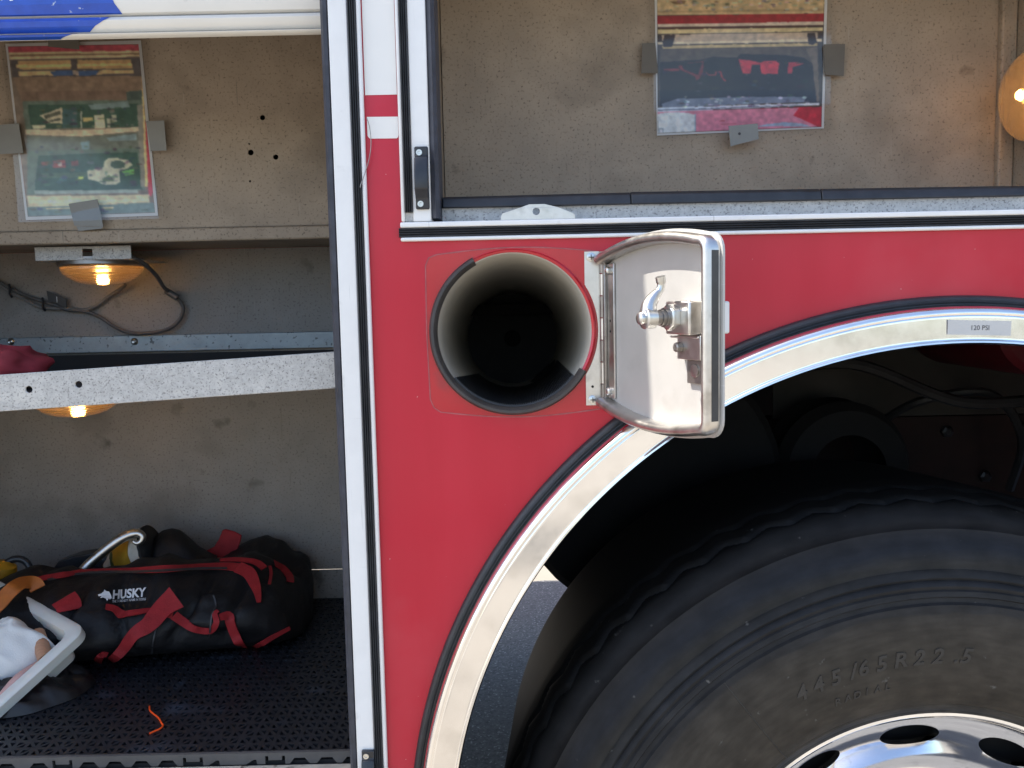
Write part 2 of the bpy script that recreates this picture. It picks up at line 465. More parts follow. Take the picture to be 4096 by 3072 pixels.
# ------------------------------------------------------------------ mesh helpers
class MB:
    def __init__(s):
        s.v = []
        s.f = []

    def add(s, vs_, fs):
        o = len(s.v)
        s.v += [Vector(p) for p in vs_]
        s.f += [tuple(i + o for i in f) for f in fs]
        return s

    def box(s, x0, x1, y0, y1, z0, z1):
        return s.add([(x0, y0, z0), (x1, y0, z0), (x1, y1, z0), (x0, y1, z0), (x0, y0, z1), (x1, y0, z1), (x1, y1, z1), (x0, y1, z1)],
                     [(0, 3, 2, 1), (4, 5, 6, 7), (0, 1, 5, 4), (1, 2, 6, 5), (2, 3, 7, 6), (3, 0, 4, 7)])

    def boxm(s, Mx, a, b):
        t = MB().box(a[0], b[0], a[1], b[1], a[2], b[2])
        return s.add([Mx @ p for p in t.v], t.f)

    def prism(s, polys, place, d):
        """polys: outer (+ holes) as 2-D lists; place(u, v, w) -> world; w from 0 to d"""
        loops = [[Vector((p[0], p[1], 0)) for p in q] for q in polys]
        tri = tessellate_polygon(loops)
        flat = [p for q in loops for p in q]
        n = len(flat)
        vs_ = [place(p.x, p.y, 0) for p in flat] + [place(p.x, p.y, d) for p in flat]
        fs = [tuple(t) for t in tri] + [tuple(i + n for i in reversed(t)) for t in tri]
        o = 0
        for q in loops:
            k = len(q)
            for i in range(k):
                j = (i + 1) % k
                fs.append((o + i, o + j, o + j + n, o + i + n))
            o += k
        return s.add(vs_, fs)

    def tube(s, path, r, seg=8, caps=True):
        path = [Vector(p) for p in path]
        n = len(path)
        rr = r if isinstance(r, (list, tuple)) else [r] * n
        prev = None
        rings = []
        for i, p in enumerate(path):
            t = (path[min(i + 1, n - 1)] - path[max(i - 1, 0)]).normalized()
            if prev is None:
                u = t.orthogonal().normalized()
            else:
                u = (prev - t * prev.dot(t))
                u = u.normalized() if u.length > 1e-6 else t.orthogonal().normalized()
            prev = u
            w = t.cross(u)
            rings.append([p + (u * math.cos(2 * PI * k / seg) + w * math.sin(2 * PI * k / seg)) * rr[i] for k in range(seg)])
        vs_ = [q for rg in rings for q in rg]
        fs = []
        for i in range(n - 1):
            for k in range(seg):
                k2 = (k + 1) % seg
                fs.append((i * seg + k, i * seg + k2, (i + 1) * seg + k2, (i + 1) * seg + k))
        if caps:
            fs.append(tuple(range(seg))[::-1])
            fs.append(tuple((n - 1) * seg + k for k in range(seg)))
        return s.add(vs_, fs)

    def ribbon(s, path, wid, nrm, th=0.0015):
        """flat strap along a path; wid = width (float or list), nrm = list of normals"""
        path = [Vector(p) for p in path]
        n = len(path)
        ww = wid if isinstance(wid, (list, tuple)) else [wid] * n
        nn = nrm if isinstance(nrm, list) else [nrm] * n
        vs_ = []
        for i, p in enumerate(path):
            t = (path[min(i + 1, n - 1)] - path[max(i - 1, 0)]).normalized()
            nv = Vector(nn[i]).normalized()
            sd_ = t.cross(nv).normalized() * ww[i] * 0.5
            vs_ += [p - sd_, p + sd_, p + sd_ + nv * th, p - sd_ + nv * th]
        fs = []
        for i in range(n - 1):
            a, b = i * 4, i * 4 + 4
            for k in range(4):
                k2 = (k + 1) % 4
                fs.append((a + k, a + k2, b + k2, b + k))
        fs.append((3, 2, 1, 0))
        e = (n - 1) * 4
        fs.append((e, e + 1, e + 2, e + 3))
        return s.add(vs_, fs)

    def lathe(s, prof, O, ax, seg=48, a0=0.0, a1=2 * PI, closed=True):
        """prof: (along axis, radius)"""
        ax = Vector(ax).normalized()
        u = Vector((1, 0, 0)) if abs(ax.x) < 0.9 else Vector((0, 0, 1))
        u = (u - ax * u.dot(ax)).normalized()
        w = ax.cross(u)
        full = abs((a1 - a0) - 2 * PI) < 1e-6
        na = seg if full else seg + 1
        vs_ = []
        for (h, r) in prof:
            for k in range(na):
                a = a0 + (a1 - a0) * k / seg
                vs_.append(Vector(O) + ax * h + (u * math.cos(a) + w * math.sin(a)) * r)
        fs = []
        for i in range(len(prof) - 1):
            for k in range(seg):
                k2 = (k + 1) % na if full else k + 1
                fs.append((i * na + k, i * na + k2, (i + 1) * na + k2, (i + 1) * na + k))
        return s.add(vs_, fs)

    def build(s, name, m, parent=None, smooth=False, bevel=0.0, origin=None, segs=2, autos=True, sub=0):
        o_ = Vector(origin) if origin is not None else (parent.matrix_world.translation.copy() if parent else Vector((0, 0, 0)))
        me = bpy.data.meshes.new(name)
        me.from_pydata([p - o_ for p in s.v], [], s.f)
        bm = bmesh.new()
        bm.from_mesh(me)
        bmesh.ops.remove_doubles(bm, verts=bm.verts, dist=1e-6)
        bmesh.ops.recalc_face_normals(bm, faces=bm.faces)
        bm.to_mesh(me)
        bm.free()
        me.materials.append(MATS[m])
        ob = bpy.data.objects.new(name, me)
        col.objects.link(ob)
        ob.location = o_
        if parent:
            ob.parent = parent
            pw = parent.matrix_world.translation
            ob.location = o_ - pw
            ob.matrix_world = Matrix.Translation(o_)
        if smooth:
            for p in me.polygons:
                p.use_smooth = True
            if autos:
                sm = me
                try:
                    sm.set_sharp_from_angle(angle=R(42))
                except Exception:
                    pass
        if sub:
            md = ob.modifiers.new('sub', 'SUBSURF')
            md.levels = md.render_levels = sub
        if bevel:
            md = ob.modifiers.new('bev', 'BEVEL')
            md.width = bevel
            md.segments = segs
            md.limit_method = 'ANGLE'
            md.angle_limit = R(40)
            for p in me.polygons:
                p.use_smooth = True
            try:
                me.set_sharp_from_angle(angle=R(60))
            except Exception:
                pass
        return ob


def thing(name, label, cat, loc=(0, 0, 0), group=None):
    o = bpy.data.objects.new(name, None)
    col.objects.link(o)
    o.location = loc
    o.matrix_world = Matrix.Translation(Vector(loc))
    o.empty_display_size = 0.05
    o['label'] = label
    o['category'] = cat
    if group:
        o['group'] = group
    return o


def tag(o, label, cat=None, group=None):
    o['label'] = label
    if cat:
        o['category'] = cat
    if group:
        o['group'] = group
    return o


def B(name, m, parent, *a, bevel=0.0):
    return MB().box(*a).build(name, m, parent, bevel=bevel)


def XZ(y0):
    return lambda u, v, w: Vector((u, y0 + w, v))


def circle(cx, cz, r, n=48, a0=0.0, a1=2 * PI):
    return [(cx + r * math.cos(a0 + (a1 - a0) * i / n), cz + r * math.sin(a0 + (a1 - a0) * i / n)) for i in range(n if abs(a1 - a0 - 2 * PI) < 1e-6 else n + 1)]


def smooth_path(pts, n=6):
    P = [Vector(p) for p in pts]
    out = []
    for i in range(len(P) - 1):
        p0, p1, p2, p3 = P[max(i - 1, 0)], P[i], P[i + 1], P[min(i + 2, len(P) - 1)]
        for k in range(n):
            t = k / n
            out.append(0.5 * ((2 * p1) + (p2 - p0) * t + (2 * p0 - 5 * p1 + 4 * p2 - p3) * t * t + (3 * p1 - p0 - 3 * p2 + p3) * t ** 3))
    out.append(P[-1])
    return out


def text_geo(s, size=1.0, bold=0.0, shear=0.0):
    cu = bpy.data.curves.new('t', 'FONT')
    cu.body = s
    cu.size = size
    cu.offset = bold
    cu.shear = shear
    cu.resolution_u = 3
    ob = bpy.data.objects.new('t', cu)
    col.objects.link(ob)
    dg = bpy.context.evaluated_depsgraph_get()
    me = bpy.data.meshes.new_from_object(ob.evaluated_get(dg))
    vs_ = [v.co.copy() for v in me.vertices]
    fs = [tuple(p.vertices) for p in me.polygons]
    bpy.data.objects.remove(ob)
    bpy.data.meshes.remove(me)
    bpy.data.curves.remove(cu)
    return vs_, fs


# ------------------------------------------------------------------ ground
g = MB()
N = 40
ex = [-400, -150, -60, -25, -12, -7] + [-5 + 0.5 * i for i in range(21)] + [7, 12, 25, 60, 150, 400]
vs_ = [(x, y + 1.0, 0.0) for y in ex for x in ex]
k = len(ex)
g.add(vs_, [(j * k + i, j * k + i + 1, (j + 1) * k + i + 1, (j + 1) * k + i) for j in range(k - 1) for i in range(k - 1)])
gr = g.build('ground', 'concrete')
gr['kind'] = 'structure'
gr['label'] = 'pale sunlit concrete ground around the truck'
ya, yb = -.55, 3.13
top_e = [(-14 + 28 * i / 600, yb + .10 * noise.noise(Vector((i * .11, 2, 0))) + .03 * noise.noise(Vector((i * .6, 5, 0)))) for i in range(601)]
bot_e = [(14 - 28 * i / 100, ya + .04 * noise.noise(Vector((i * .3, 9, 0)))) for i in range(101)]
rd = MB().prism([bot_e + top_e], lambda u, v, w: Vector((u, v, .004 + w)), .012).build('road', 'asphalt')
rd['kind'] = 'structure'
rd['label'] = 'dark asphalt strip under the truck'

# ------------------------------------------------------------------ the fire truck
T = thing('fire_truck', 'red fire truck side with open compartments, chrome wheel arch and big tyre', 'fire truck', (0, 0, 0))
AX, AZ = 0.518, 0.729            # wheel arch centre
TX, TZ = 0.0027, 1.3527          # bottle tube centre on the body side
TUBE_DIR = Vector((0, math.cos(R(3.2)), -math.sin(R(3.2))))

# red side panel: arch cut-out, tube hole
arc = circle(AX, AZ, 0.640, 90, PI + math.asin(0.279 / 0.640), -math.asin(0.279 / 0.640))
outl = [(-0.165, 0.45)] + arc + [(1.5, 0.45), (1.5, 1.479), (-0.1215, 1.479), (-0.1215, 1.90), (-0.165, 1.90)]
MB().prism([outl, circle(TX, TZ, 0.0925, 72)], XZ(0.0), 0.004).build('side_panel', 'red_paint', T)
# shell round it, mostly out of the picture
B('header_panel', 'red_paint', T, -1.6, 2.2, 0.0, 0.04, 1.905, 2.26)
B('roof', 'treadplate', T, -1.62, 2.22, -0.01, 2.52, 2.262, 2.30)
B('far_side', 'red_paint', T, -1.6, 2.2, 2.46, 2.50, 0.5, 2.26)
B('dark_backdrop', 'well_dark', T, -1.56, 2.16, 2.440, 2.458, .5, 1.355)  # dark sheet added to hide the bright red far side in the well
B('front_wall', 'red_paint', T, -1.6, -1.57, 0.042, 2.458, 0.5, 2.26)
B('rear_wall', 'red_paint', T, 2.17, 2.2, 0.042, 2.458, 0.5, 2.26)
B('corner_panel', 'red_paint', T, -1.6, -1.07, 0.0, 0.04, 0.45, 1.903)
B('corner_panel', 'red_paint', T, 1.502, 2.2, 0.0, 0.04, 0.45, 1.903)
B('added_shadow_slab', 'steel', T, -1.5, 2.1, 2.502, 3.30, 1.9, 2.0)  # unseen slab added to cast the shadow's far edge on the ground
B('sill_panel', 'red_paint', T, -1.068, -0.168, 0.002, 0.03, 0.45, 0.790)

# --- left opening: frame on its right side
ZB, ZT = 0.80, 1.90
sl = MB().prism([[(-.2075, -.002), (-.204, -.0065), (-.200, -.005), (-.1985, -.002), (-.1985, .03), (-.2075, .03)]], lambda u, v, w: Vector((u, v, ZB + w)), ZT - ZB).build('brush_seal', 'seal', T)
B('door_rail', 'white_trim', T, -.1983, -.1768, -.006, .03, ZB, ZT, bevel=.0012)


def ribbed(name, a0, a1, b0, b1, horiz=False, m='rubber_gloss'):
    mb = MB()
    n = 4
    prof = [(a0, .003)]
    w = (a1 - a0) / n
    for i in range(n):
        for q in range(5):
            a = PI * q / 4
            prof.append((a0 + w * (i + .5) - w * .5 * math.cos(a), -.0055 - .003 * math.sin(a)))
    prof.append((a1, .003))
    if horiz:
        return mb.prism([prof], lambda u, v, ww: Vector((b0 + ww, v, u)), b1 - b0).build(name, m, T, smooth=True)
    return mb.prism([prof], lambda u, v, ww: Vector((u, v, b0 + ww)), b1 - b0).build(name, m, T, smooth=True)


ribbed('rubber_bead', -.1767, -.1667, ZB, ZT)
B('edge_trim', 'white_trim', T, -.1666, -.1615, -.0075, -.0003, ZB, ZT, bevel=.002)
# --- right opening: frame on its left side and below
B('edge_trim', 'white_trim', T, -.1229, -.1187, -.0075, -.0003, 1.481, ZT, bevel=.0018)
ribbed('rubber_bead', -.1186, -.1094, 1.492, ZT)
B('bead_end', 'galv_light', T, -.1186, -.1094, -.004, .003, 1.4812, 1.4915)
B('door_rail', 'white_trim', T, -.1093, -.0886, -.006, .03, 1.481, ZT, bevel=.0012)
MB().prism([[(-.0885, -.003), (-.083, -.007), (-.079, -.002), (-.079, .055), (-.0885, .055)]], lambda u, v, w: Vector((u, v, 1.4845 + w)), ZT - 1.4845).build('brush_seal', 'seal', T)
B('sill_trim', 'white_trim', T, -.1245, 1.49, -.008, .028, 1.4742, 1.4805, bevel=.0015)
ribbed('rubber_bead', 1.4634, 1.4740, -.1262, 1.49, horiz=True)
B('sill_trim', 'white_trim', T, -.1245, 1.49, -.0085, -.0003, 1.4587, 1.4632, bevel=.0018)
B('sill_lip', 'galv_light', T, -.0785, .95, .0300, .034, 1.4807, 1.4990)
for i, (x0, x1, t0, t1) in enumerate([(-.078, .145, 0, 0.001), (.1455, .3705, .0015, .0005), (.371, .95, .0005, -.003)]):
    z0, z1 = 1.4988, 1.5125
    MB().add([(x0, .024, z0), (x1, .024, z0), (x1, .05, z0), (x0, .05, z0), (x0, .027, z1 - .004 + t0), (x1, .027, z1 - .004 + t1), (x1, .033, z1 + t1), (x0, .033, z1 + t0), (x0, .05, z1 + t0), (x1, .05, z1 + t1)],
             [(0, 1, 5, 4), (4, 5, 6, 7), (7, 6, 9, 8), (0, 4, 7, 8, 3), (1, 2, 9, 6, 5), (0, 3, 2, 1), (3, 8, 9, 2)]).build('sill_rubber', 'rubber', T, bevel=.0015)

# latch plate on the sill
ol = [(-.0090, 1.4812), (.0767, 1.4812), (.0770, 1.4855), (.0735, 1.4880), (.0580, 1.4945), (.0420, 1.4985), (.0240, 1.4985), (.0120, 1.4945), (-.0070, 1.4885), (-.0090, 1.4850)]
lp = MB().prism([ol, circle(.0322, 1.4903, .0042, 24)], XZ(-.0005), .0022).build('latch_plate', 'steel', T, bevel=.0006)
lp['label'] = 'shiny steel latch plate with a round hole'


def striker(x0, z0, z1, parent):
    s = MB()
    s.prism([[(-.006, z0), (-.010, z0), (-.0105, z0 + .012), (-.021, z0 + .022), (-.021, z0 + .040), (-.0135, z1 - .012), (-.010, z1 - .011), (-.010, z1), (-.006, z1)]],
            lambda u, v, w: Vector((x0 + w, u, v)), .0155)
    o = s.build('striker', 'black_plastic', parent, bevel=.0015)
    for zz in (z0 + .006, z1 - .007):
        MB().lathe([(0, .0), (0, .0036), (-.0012, .0034), (-.0012, .0018), (-.0002, .0014), (-.0002, 0)], (x0 + .0055, -.0101, zz), (0, 1, 0), 18).build('screw', 'zinc', o, smooth=True)
    return o


striker(-.1055, 1.4945, 1.565, T)
striker(-.1920, .778, .849, T)

# decals on the red post
B('decal', 'white_decal', T, -.1603, -.1241, -.0007, -.0001, 1.6248, 1.9)
rl = [(-.1592, 1.6006), (-.1592, 1.5795), (-.1575, 1.5770), (-.1560, 1.5763), (-.1262, 1.5760), (-.1245, 1.5770), (-.1238, 1.5795), (-.1238, 1.6002)]
MB().prism([rl], XZ(-.0007), .0006).build('decal', 'white_decal', T)
wr = smooth_path([at(1250 + px / 1.659, py / 1.659, -.009) for px, py in [(360, 785), (375, 830), (386, 900), (387, 980), (372, 1070), (340, 1170), (320, 1225), (316, 1245)]], 5)
MB().tube(wr, .0005, 5).build('loose_wire', 'steel_dark', T)

# --- left compartment box
GW = 'galv'
holes = [circle(-.3866, 1.685, .0042, 18), circle(-.4079, 1.6311, .0046, 18), circle(-.3685, 1.6232, .0042, 18), circle(-.4096, 1.6447, .0016, 10), circle(-.4113, 1.5862, .0018, 10)]
MB().prism([[(-1.05, 1.515), (-.19, 1.515), (-.19, 1.9), (-1.05, 1.9)]] + holes, XZ(.400), .003).build('back_wall', GW, T)
B('wall_flange', 'galv_light' if False else GW, T, -1.05, -.19, .391, .3985, 1.4926, 1.5140, bevel=.003)
B('ledge_underside', GW, T, -1.05, -.19, .399, .600, 1.4935, 1.4965)
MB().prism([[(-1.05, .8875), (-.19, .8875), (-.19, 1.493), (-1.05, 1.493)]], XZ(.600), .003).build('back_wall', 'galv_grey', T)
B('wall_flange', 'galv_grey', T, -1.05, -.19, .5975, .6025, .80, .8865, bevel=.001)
B('side_wall', GW, T, -1.055, -1.052, .032, .62, .80, 1.9)
B('side_wall', GW, T, -.1895, -.1865, .032, .62, .80, 1.9)
B('ceiling_panel', GW, T, -1.05, -.1897, .03, .62, 1.9005, 1.9035)
B('floor_pan', 'galv_light', T, -1.05, -.190, .005, .597, .796, .800)
B('door_sill', 'bare_edge', T, -1.05, -.1995, -.004, .020, .792, .8175, bevel=.002)
for u, z in ((-.413, 1.683),):
    pass
# screws and angle on the lower wall
ang = B('back_angle', 'galv_blue', T, -1.04, -.191, .588, .597, 1.308, 1.3385, bevel=.0015)
for px, py in ((44, 1367), (538, 1366)):
    p = at(px, py, .588)
    MB().lathe([(0, .007), (-.003, .0055), (-.0045, .003), (-.003, .0)], p, (0, 1, 0), 16).build('screw', 'zinc', ang, smooth=True)

# --- shelf (sags to the left)
def SH(x):
    return 1.3213 + (x + .4185) * .048          # lip top


xs0, xs1 = -1.03, -.2125
hl = []
for px, py in ((115, 1558), (314, 1538)):
    p = at(px, py, .04)
    hl.append(circle(p.x, p.z, .0042, 16))
sh = MB().prism([[(xs0, SH(xs0) - .045), (xs1, SH(xs1) - .045), (xs1, SH(xs1)), (xs0, SH(xs0))]] + hl, XZ(.040), .003).build('shelf', 'galv_light', T, bevel=.0008)
sh['label'] = 'speckled galvanised shelf, its lip sagging at one end'
f = MB()
f.add([(x, y, SH(x) - .045 + dz) for (x, y, dz) in [(xs0, .0431, .012), (xs1, .0431, .012), (xs1, .56, .012), (xs0, .56, .012), (xs0, .0431, .015), (xs1, .0431, .015), (xs1, .56, .015), (xs0, .56, .015)]],
      [(0, 3, 2, 1), (4, 5, 6, 7), (0, 1, 5, 4), (1, 2, 6, 5), (2, 3, 7, 6), (3, 0, 4, 7)])
f.build('shelf_floor', 'galv', sh)
f = MB()
f.add([(x, y, SH(x) - .045 + dz) for (x, y, dz) in [(xs0, .046, .0155), (xs1, .046, .0155), (xs1, .558, .0155), (xs0, .558, .0155), (xs0, .046, .020), (xs1, .046, .020), (xs1, .558, .020), (xs0, .558, .020)]],
      [(0, 3, 2, 1), (4, 5, 6, 7), (0, 1, 5, 4), (1, 2, 6, 5), (2, 3, 7, 6), (3, 0, 4, 7)])
f.build('shelf_liner', 'black_flat', sh)
f = MB()
f.add([(x, y, SH(x) - .045 + dz) for (x, y, dz) in [(xs0, .5605, .012), (xs1, .5605, .012), (xs1, .5635, .012), (xs0, .5635, .012), (xs0, .5605, 1.306 - SH(xs0) + .045), (xs1, .5605, 1.306 - SH(xs1) + .045), (xs1, .5635, 1.306 - SH(xs1) + .045), (xs0, .5635, 1.306 - SH(xs0) + .045)]],
      [(0, 3, 2, 1), (4, 5, 6, 7), (0, 1, 5, 4), (1, 2, 6, 5), (2, 3, 7, 6), (3, 0, 4, 7)])
f.build('shelf_back', 'black_flat', sh)
B('dark_backing', 'black_flat', T, -1.05, .9, .440, .443, 1.50, 1.9)  # black sheet added behind the drilled holes to keep them dark

# --- roller shutter in the top of the left opening
slats = [(1.7295, 1.7640), (1.7110, 1.7278), (1.7037, 1.7094)]
shut = B('shutter_curtain', 'steel_dark', T, -1.04, -.2085, .038, .041, 1.7060, 1.8995)
zz = 1.7655
while zz < 1.89:
    slats.append((zz, zz + .033))
    zz += .0346
blue = {0: [(-1.0, .0335), (-.450, .0335), (-.447, .030), (-.4545, .016), (-.4455, .0018), (-1.0, .0018)],
        1: [(-1.0, .0162), (-.4590, .0162), (-.4660, .011), (-.4760, .006), (-.4850, .0008), (-1.0, .0008)],
        2: [(-1.0, .0048), (-.5000, .0048), (-.5100, .0022), (-.5200, .0005), (-1.0, .0005)]}
for i, (z0, z1) in enumerate(slats):
    h = z1 - z0
    prof = [(.0375, 0), (.0330 + (.003 if i else 0), h * .06), (.0295 + (.0015 if i else 0), h * .35), (.0295, h * .7), (.0330, h * .95), (.0375, h)]
    s = MB().prism([prof], lambda u, v, w: Vector((-1.035 + w, u, z0 + v)), .826).build('slat', 'slat_white', shut, smooth=True)
    if i in blue:
        pts = blue[i]

        def pl(u, v, w, z0=z0, h=h):
            t = v / h
            # follow the curve of the slat face
            ys = [(0, .0375), (.06, .0330 + (.003 if i else 0)), (.35, .0295 + (.0015 if i else 0)), (.7, .0295), (.95, .0330), (1, .0375)]
            for (a, ya), (b_, yb) in zip(ys, ys[1:]):
                if a <= t <= b_:
                    yy = ya + (yb - ya) * (t - a) / (b_ - a)
                    break
            return Vector((u, yy - .0006 + w, z0 + v))
        # slice into strips so that it bends with the slat
        mbb = MB()
        lv = [0.03, .06, .2, .35, .5, .7, .85, .95, .99]

        def xedge(v):
            R_ = [p for p in pts if p[0] > -.99]
            R_ = sorted(R_, key=lambda p: p[1])
            if v <= R_[0][1]:
                return R_[0][0]
            for a, b_ in zip(R_, R_[1:]):
                if a[1] <= v <= b_[1]:
                    t = (v - a[1]) / max(1e-9, b_[1] - a[1])
                    return a[0] + (b_[0] - a[0]) * t
            return R_[-1][0]
        for a, b_ in zip(lv, lv[1:]):
            q = [(-1.02, a * h), (xedge(a * h), a * h), (xedge(b_ * h), b_ * h), (-1.02, b_ * h)]
            mbb.add([pl(u, v, 0) for u, v in q], [(0, 1, 2, 3)])
        mbb.build('blue_stripe', 'slat_blue', shut)
pL = at(36, 2, .0285)
MB().prism([[(pL.x - .004, pL.z + .014), (pL.x - .001, pL.z + .004), (pL.x + .001, pL.z - .0005), (pL.x + .0045, pL.z), (pL.x + .0055, pL.z + .004), (pL.x + .003, pL.z + .012), (pL.x + .002, pL.z + .018)]], XZ(.0285), .0003).build('lettering', 'white_decal', shut)
pL = at(2, 2, .0285)
MB().prism([[(pL.x - .006, pL.z + .012), (pL.x - .006, pL.z), (pL.x, pL.z + .001), (pL.x + .001, pL.z + .012)]], XZ(.0285), .0003).build('lettering', 'white_decal', shut)

# --- right compartment box
MB().prism([[(-.1, 1.47), (.7995, 1.47), (.7995, 1.9), (-.1, 1.9)]], XZ(.400), .003).build('back_wall', GW, T)
B('side_wall', GW, T, .800, .803, .032, .42, 1.47, 1.9)
B('corner_post', GW, T, .775, .7995, .385, .3995, 1.4725, 1.8995, bevel=.003)
B('side_wall', GW, T, -.105, -.1015, .032, .42, 1.47, 1.9)
B('floor_pan', GW, T, -.1, .7995, .036, .3995, 1.466, 1.4698)
B('ceiling_panel', GW, T, -.1, .7995, .042, .42, 1.9005, 1.9035)
B('inner_side', GW, T, .804, 1.5, .034, .037, 1.47, 1.9)


# --- dome lights
def dome(O, ax, r, parent_label, power):
    ax = Vector(ax).normalized()
    base = MB().lathe([(-.006, 0), (-.006, r * 1.02), (.006, r * 1.04), (.009, r * .99), (.009, 0)], O, ax, 48).build('dome_light', 'steel_dark', T, smooth=True, origin=O)
    base['label'] = parent_label
    prof = [(.0095, r * .97), (.012, r * .985)]
    for i in range(1, 13):
        a = i / 12 * PI / 2
        prof.append((.012 + r * .42 * math.sin(a) ** 1.25, r * .985 * math.cos(a) ** .8 if i < 12 else 0))
    MB().lathe(prof, O, ax, 56).build('lens', 'lens', base, smooth=True, autos=False, origin=O)
    c = Vector(O) + ax * .024
    MB().lathe([(-.007, 0), (-.006, .006), (0, .0085), (.006, .006), (.007, 0)], c, ax, 16).build('bulb', 'bulb', base, smooth=True, origin=c)
    MB().lathe([(0.0092, r * .95), (.0095, r * .55), (.012, .012), (.0165, .011)], O, ax, 40).build('reflector', 'steel', base, smooth=True, origin=O)
    return base


d1 = dome(Vector((-.7020, .500, 1.4690)), (0, 0, -1), .0675, 'lit amber dome light under the upper ledge', 1)
d2 = dome(Vector((-.7060, .390, 1.2560)), (0.02, 0, -1), .0680, 'lit amber dome light under the shelf', 1)
d3 = dome(Vector((.786, .300, 1.6740)), (-1, -.1, -.04), .0675, 'lit copper coloured dome light on the side wall', 1)
# brackets
br = MB()
a, b_ = at(137, 996, .43), at(523, 990, .43)
zb = at(300, 1041, .43).z
sq = at(348, 1015, .43)
br.prism([[(a.x, zb), (b_.x, zb), (b_.x, a.z + .003), (a.x, a.z + .003)], [(sq.x - .008, sq.z - .0075), (sq.x + .009, sq.z - .0078), (sq.x + .0085, sq.z + .0075), (sq.x - .0075, sq.z + .008)]], XZ(.430), .002)
br.box(a.x, b_.x, .4321, .58, zb, zb + .002)
br.build('lamp_bracket', 'galv_light', T, bevel=.0008)
B('lamp_bracket', 'galv_light', T, -.77, -.64, .34, .44, 1.2590, 1.2620)
B('lamp_bracket', 'galv_light', T, .790, .7995, .26, .34, 1.64, 1.72)


# cables
def c6(px, py, Y):
    return at(px / 2.073, 950 + py / 2.073, Y)


cpath = smooth_path([c6(1080, 150, .44), c6(1200, 222, .47), c6(1300, 320, .52), c6(1360, 415, .56), c6(1430, 470, .585), c6(1500, 540, .589), c6(1518, 600, .589), c6(1490, 680, .589), c6(1400, 755, .585), c6(1250, 792, .580),
                     c6(1080, 792, .580), c6(950, 740, .585), c6(830, 660, .589), c6(700, 612, .589), c6(560, 600, .589), c6(450, 558, .589), c6(370, 535, .589), c6(200, 478, .589), c6(90, 425, .589), c6(-40, 350, .589)], 5)
nq = len(cpath)
cb1 = MB().tube(cpath, .0035, 8).build('cable', 'cable', T, smooth=True)
cpath2 = smooth_path([c6(1040, 390, .57), c6(980, 440, .585), c6(900, 490, .5895), c6(800, 565, .5895), c6(690, 602, .5895), c6(560, 588, .5895), c6(350, 580, .5895), c6(200, 510, .5895), c6(90, 455, .5895), c6(-40, 375, .5895)], 5)
MB().tube(cpath2, .0032, 8).build('cable', 'cable_light', T, smooth=True)
q0, q1, q2, q3 = c6(385, 440, .583), c6(545, 505, .583), c6(552, 585, .583), c6(400, 522, .583)
MB().add([q0, q1, q2, q3] + [p + Vector((0, .002, 0)) for p in (q0, q1, q2, q3)], [(0, 1, 2, 3), (7, 6, 5, 4), (0, 4, 5, 1), (1, 5, 6, 2), (2, 6, 7, 3), (3, 7, 4, 0)]).build('cable_tag', 'black_plastic', cb1)
tv, tf = text_geo('1', .016)
oo = c6(455, 540, .5825)
MB().add([oo + Vector((v.x, 0, v.y)) for v in tv], tf).build('lettering', 'print_grey', cb1)
for px, py in ((90, 440), (365, 553)):
    p = c6(px, py, .586)
    MB().tube([p + Vector((-.002, 0, .011)), p + Vector((.002, -.006, .004)), p + Vector((.001, -.006, -.006)), p + Vector((.001, 0, -.012))], .0022, 6).build('cable_clip', 'black_plastic', cb1, smooth=True)
p = c6(1425, 470, .578)
MB().lathe([(-.013, .002), (-.012, .006), (.012, .006), (.013, .002)], p, (.8, 0, -.55), 12).build('cable_connector', 'cable', cb1, smooth=True)

# --- bottle tube, edge rubber, hatch door
TO = Vector((TX, .0, TZ))
tb = MB().lathe([(.0, .0955), (-.003, .0945), (-.003, .0905), (.0, .0895), (.74, .0895)], TO, TUBE_DIR, 96)
tb = tb.build('bottle_tube', 'tube_paint', T, smooth=True)
tb['label'] = 'round storage tube opening in the red side panel'
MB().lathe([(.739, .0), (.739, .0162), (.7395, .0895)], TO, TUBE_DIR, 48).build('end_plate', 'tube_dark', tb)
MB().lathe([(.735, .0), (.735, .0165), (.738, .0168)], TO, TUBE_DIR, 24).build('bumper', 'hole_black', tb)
# raised red lip all round, rubber edging over part of it
MB().lathe([(.002, .0968), (-.0045, .0962), (-.0060, .0940), (-.0045, .0915), (.004, .0908)], TO, TUBE_DIR, 96).build('lip', 'old_red', tb, smooth=True)
MB().lathe([(.001, .0985), (-.006, .0985), (-.0105, .0955), (-.0105, .0925), (-.006, .0897), (.006, .0890)], TO, TUBE_DIR, 80, a0=R(360 - 328), a1=R(360 - 118 + 0)).build('edge_rubber', 'rubber_grey', tb, smooth=True) if False else None
# angle runs from 11 o'clock over the left and the bottom to 4 o'clock
er = MB()
n_ = 84
prof = [(.001, .0978), (-.005, .0978), (-.0088, .0955), (-.0088, .0925), (-.005, .0900), (.006, .0887)]
zax = Vector((0, math.sin(R(3.2)), math.cos(R(3.2))))
vs_ = []
for (h, r_) in prof:
    for k in range(n_ + 1):
        a = R(118) + R(212) * k / n_
        vs_.append(TO + TUBE_DIR * h + (Vector((1, 0, 0)) * math.cos(a) + zax * math.sin(a)) * r_)
fs = [(i * (n_ + 1) + k, i * (n_ + 1) + k + 1, (i + 1) * (n_ + 1) + k + 1, (i + 1) * (n_ + 1) + k) for i in range(len(prof) - 1) for k in range(n_)]
for k in (0, n_):
    fs.append(tuple(i * (n_ + 1) + k for i in range(len(prof))))
er.add(vs_, fs).build('edge_rubber', 'rubber_grey', tb, smooth=True)
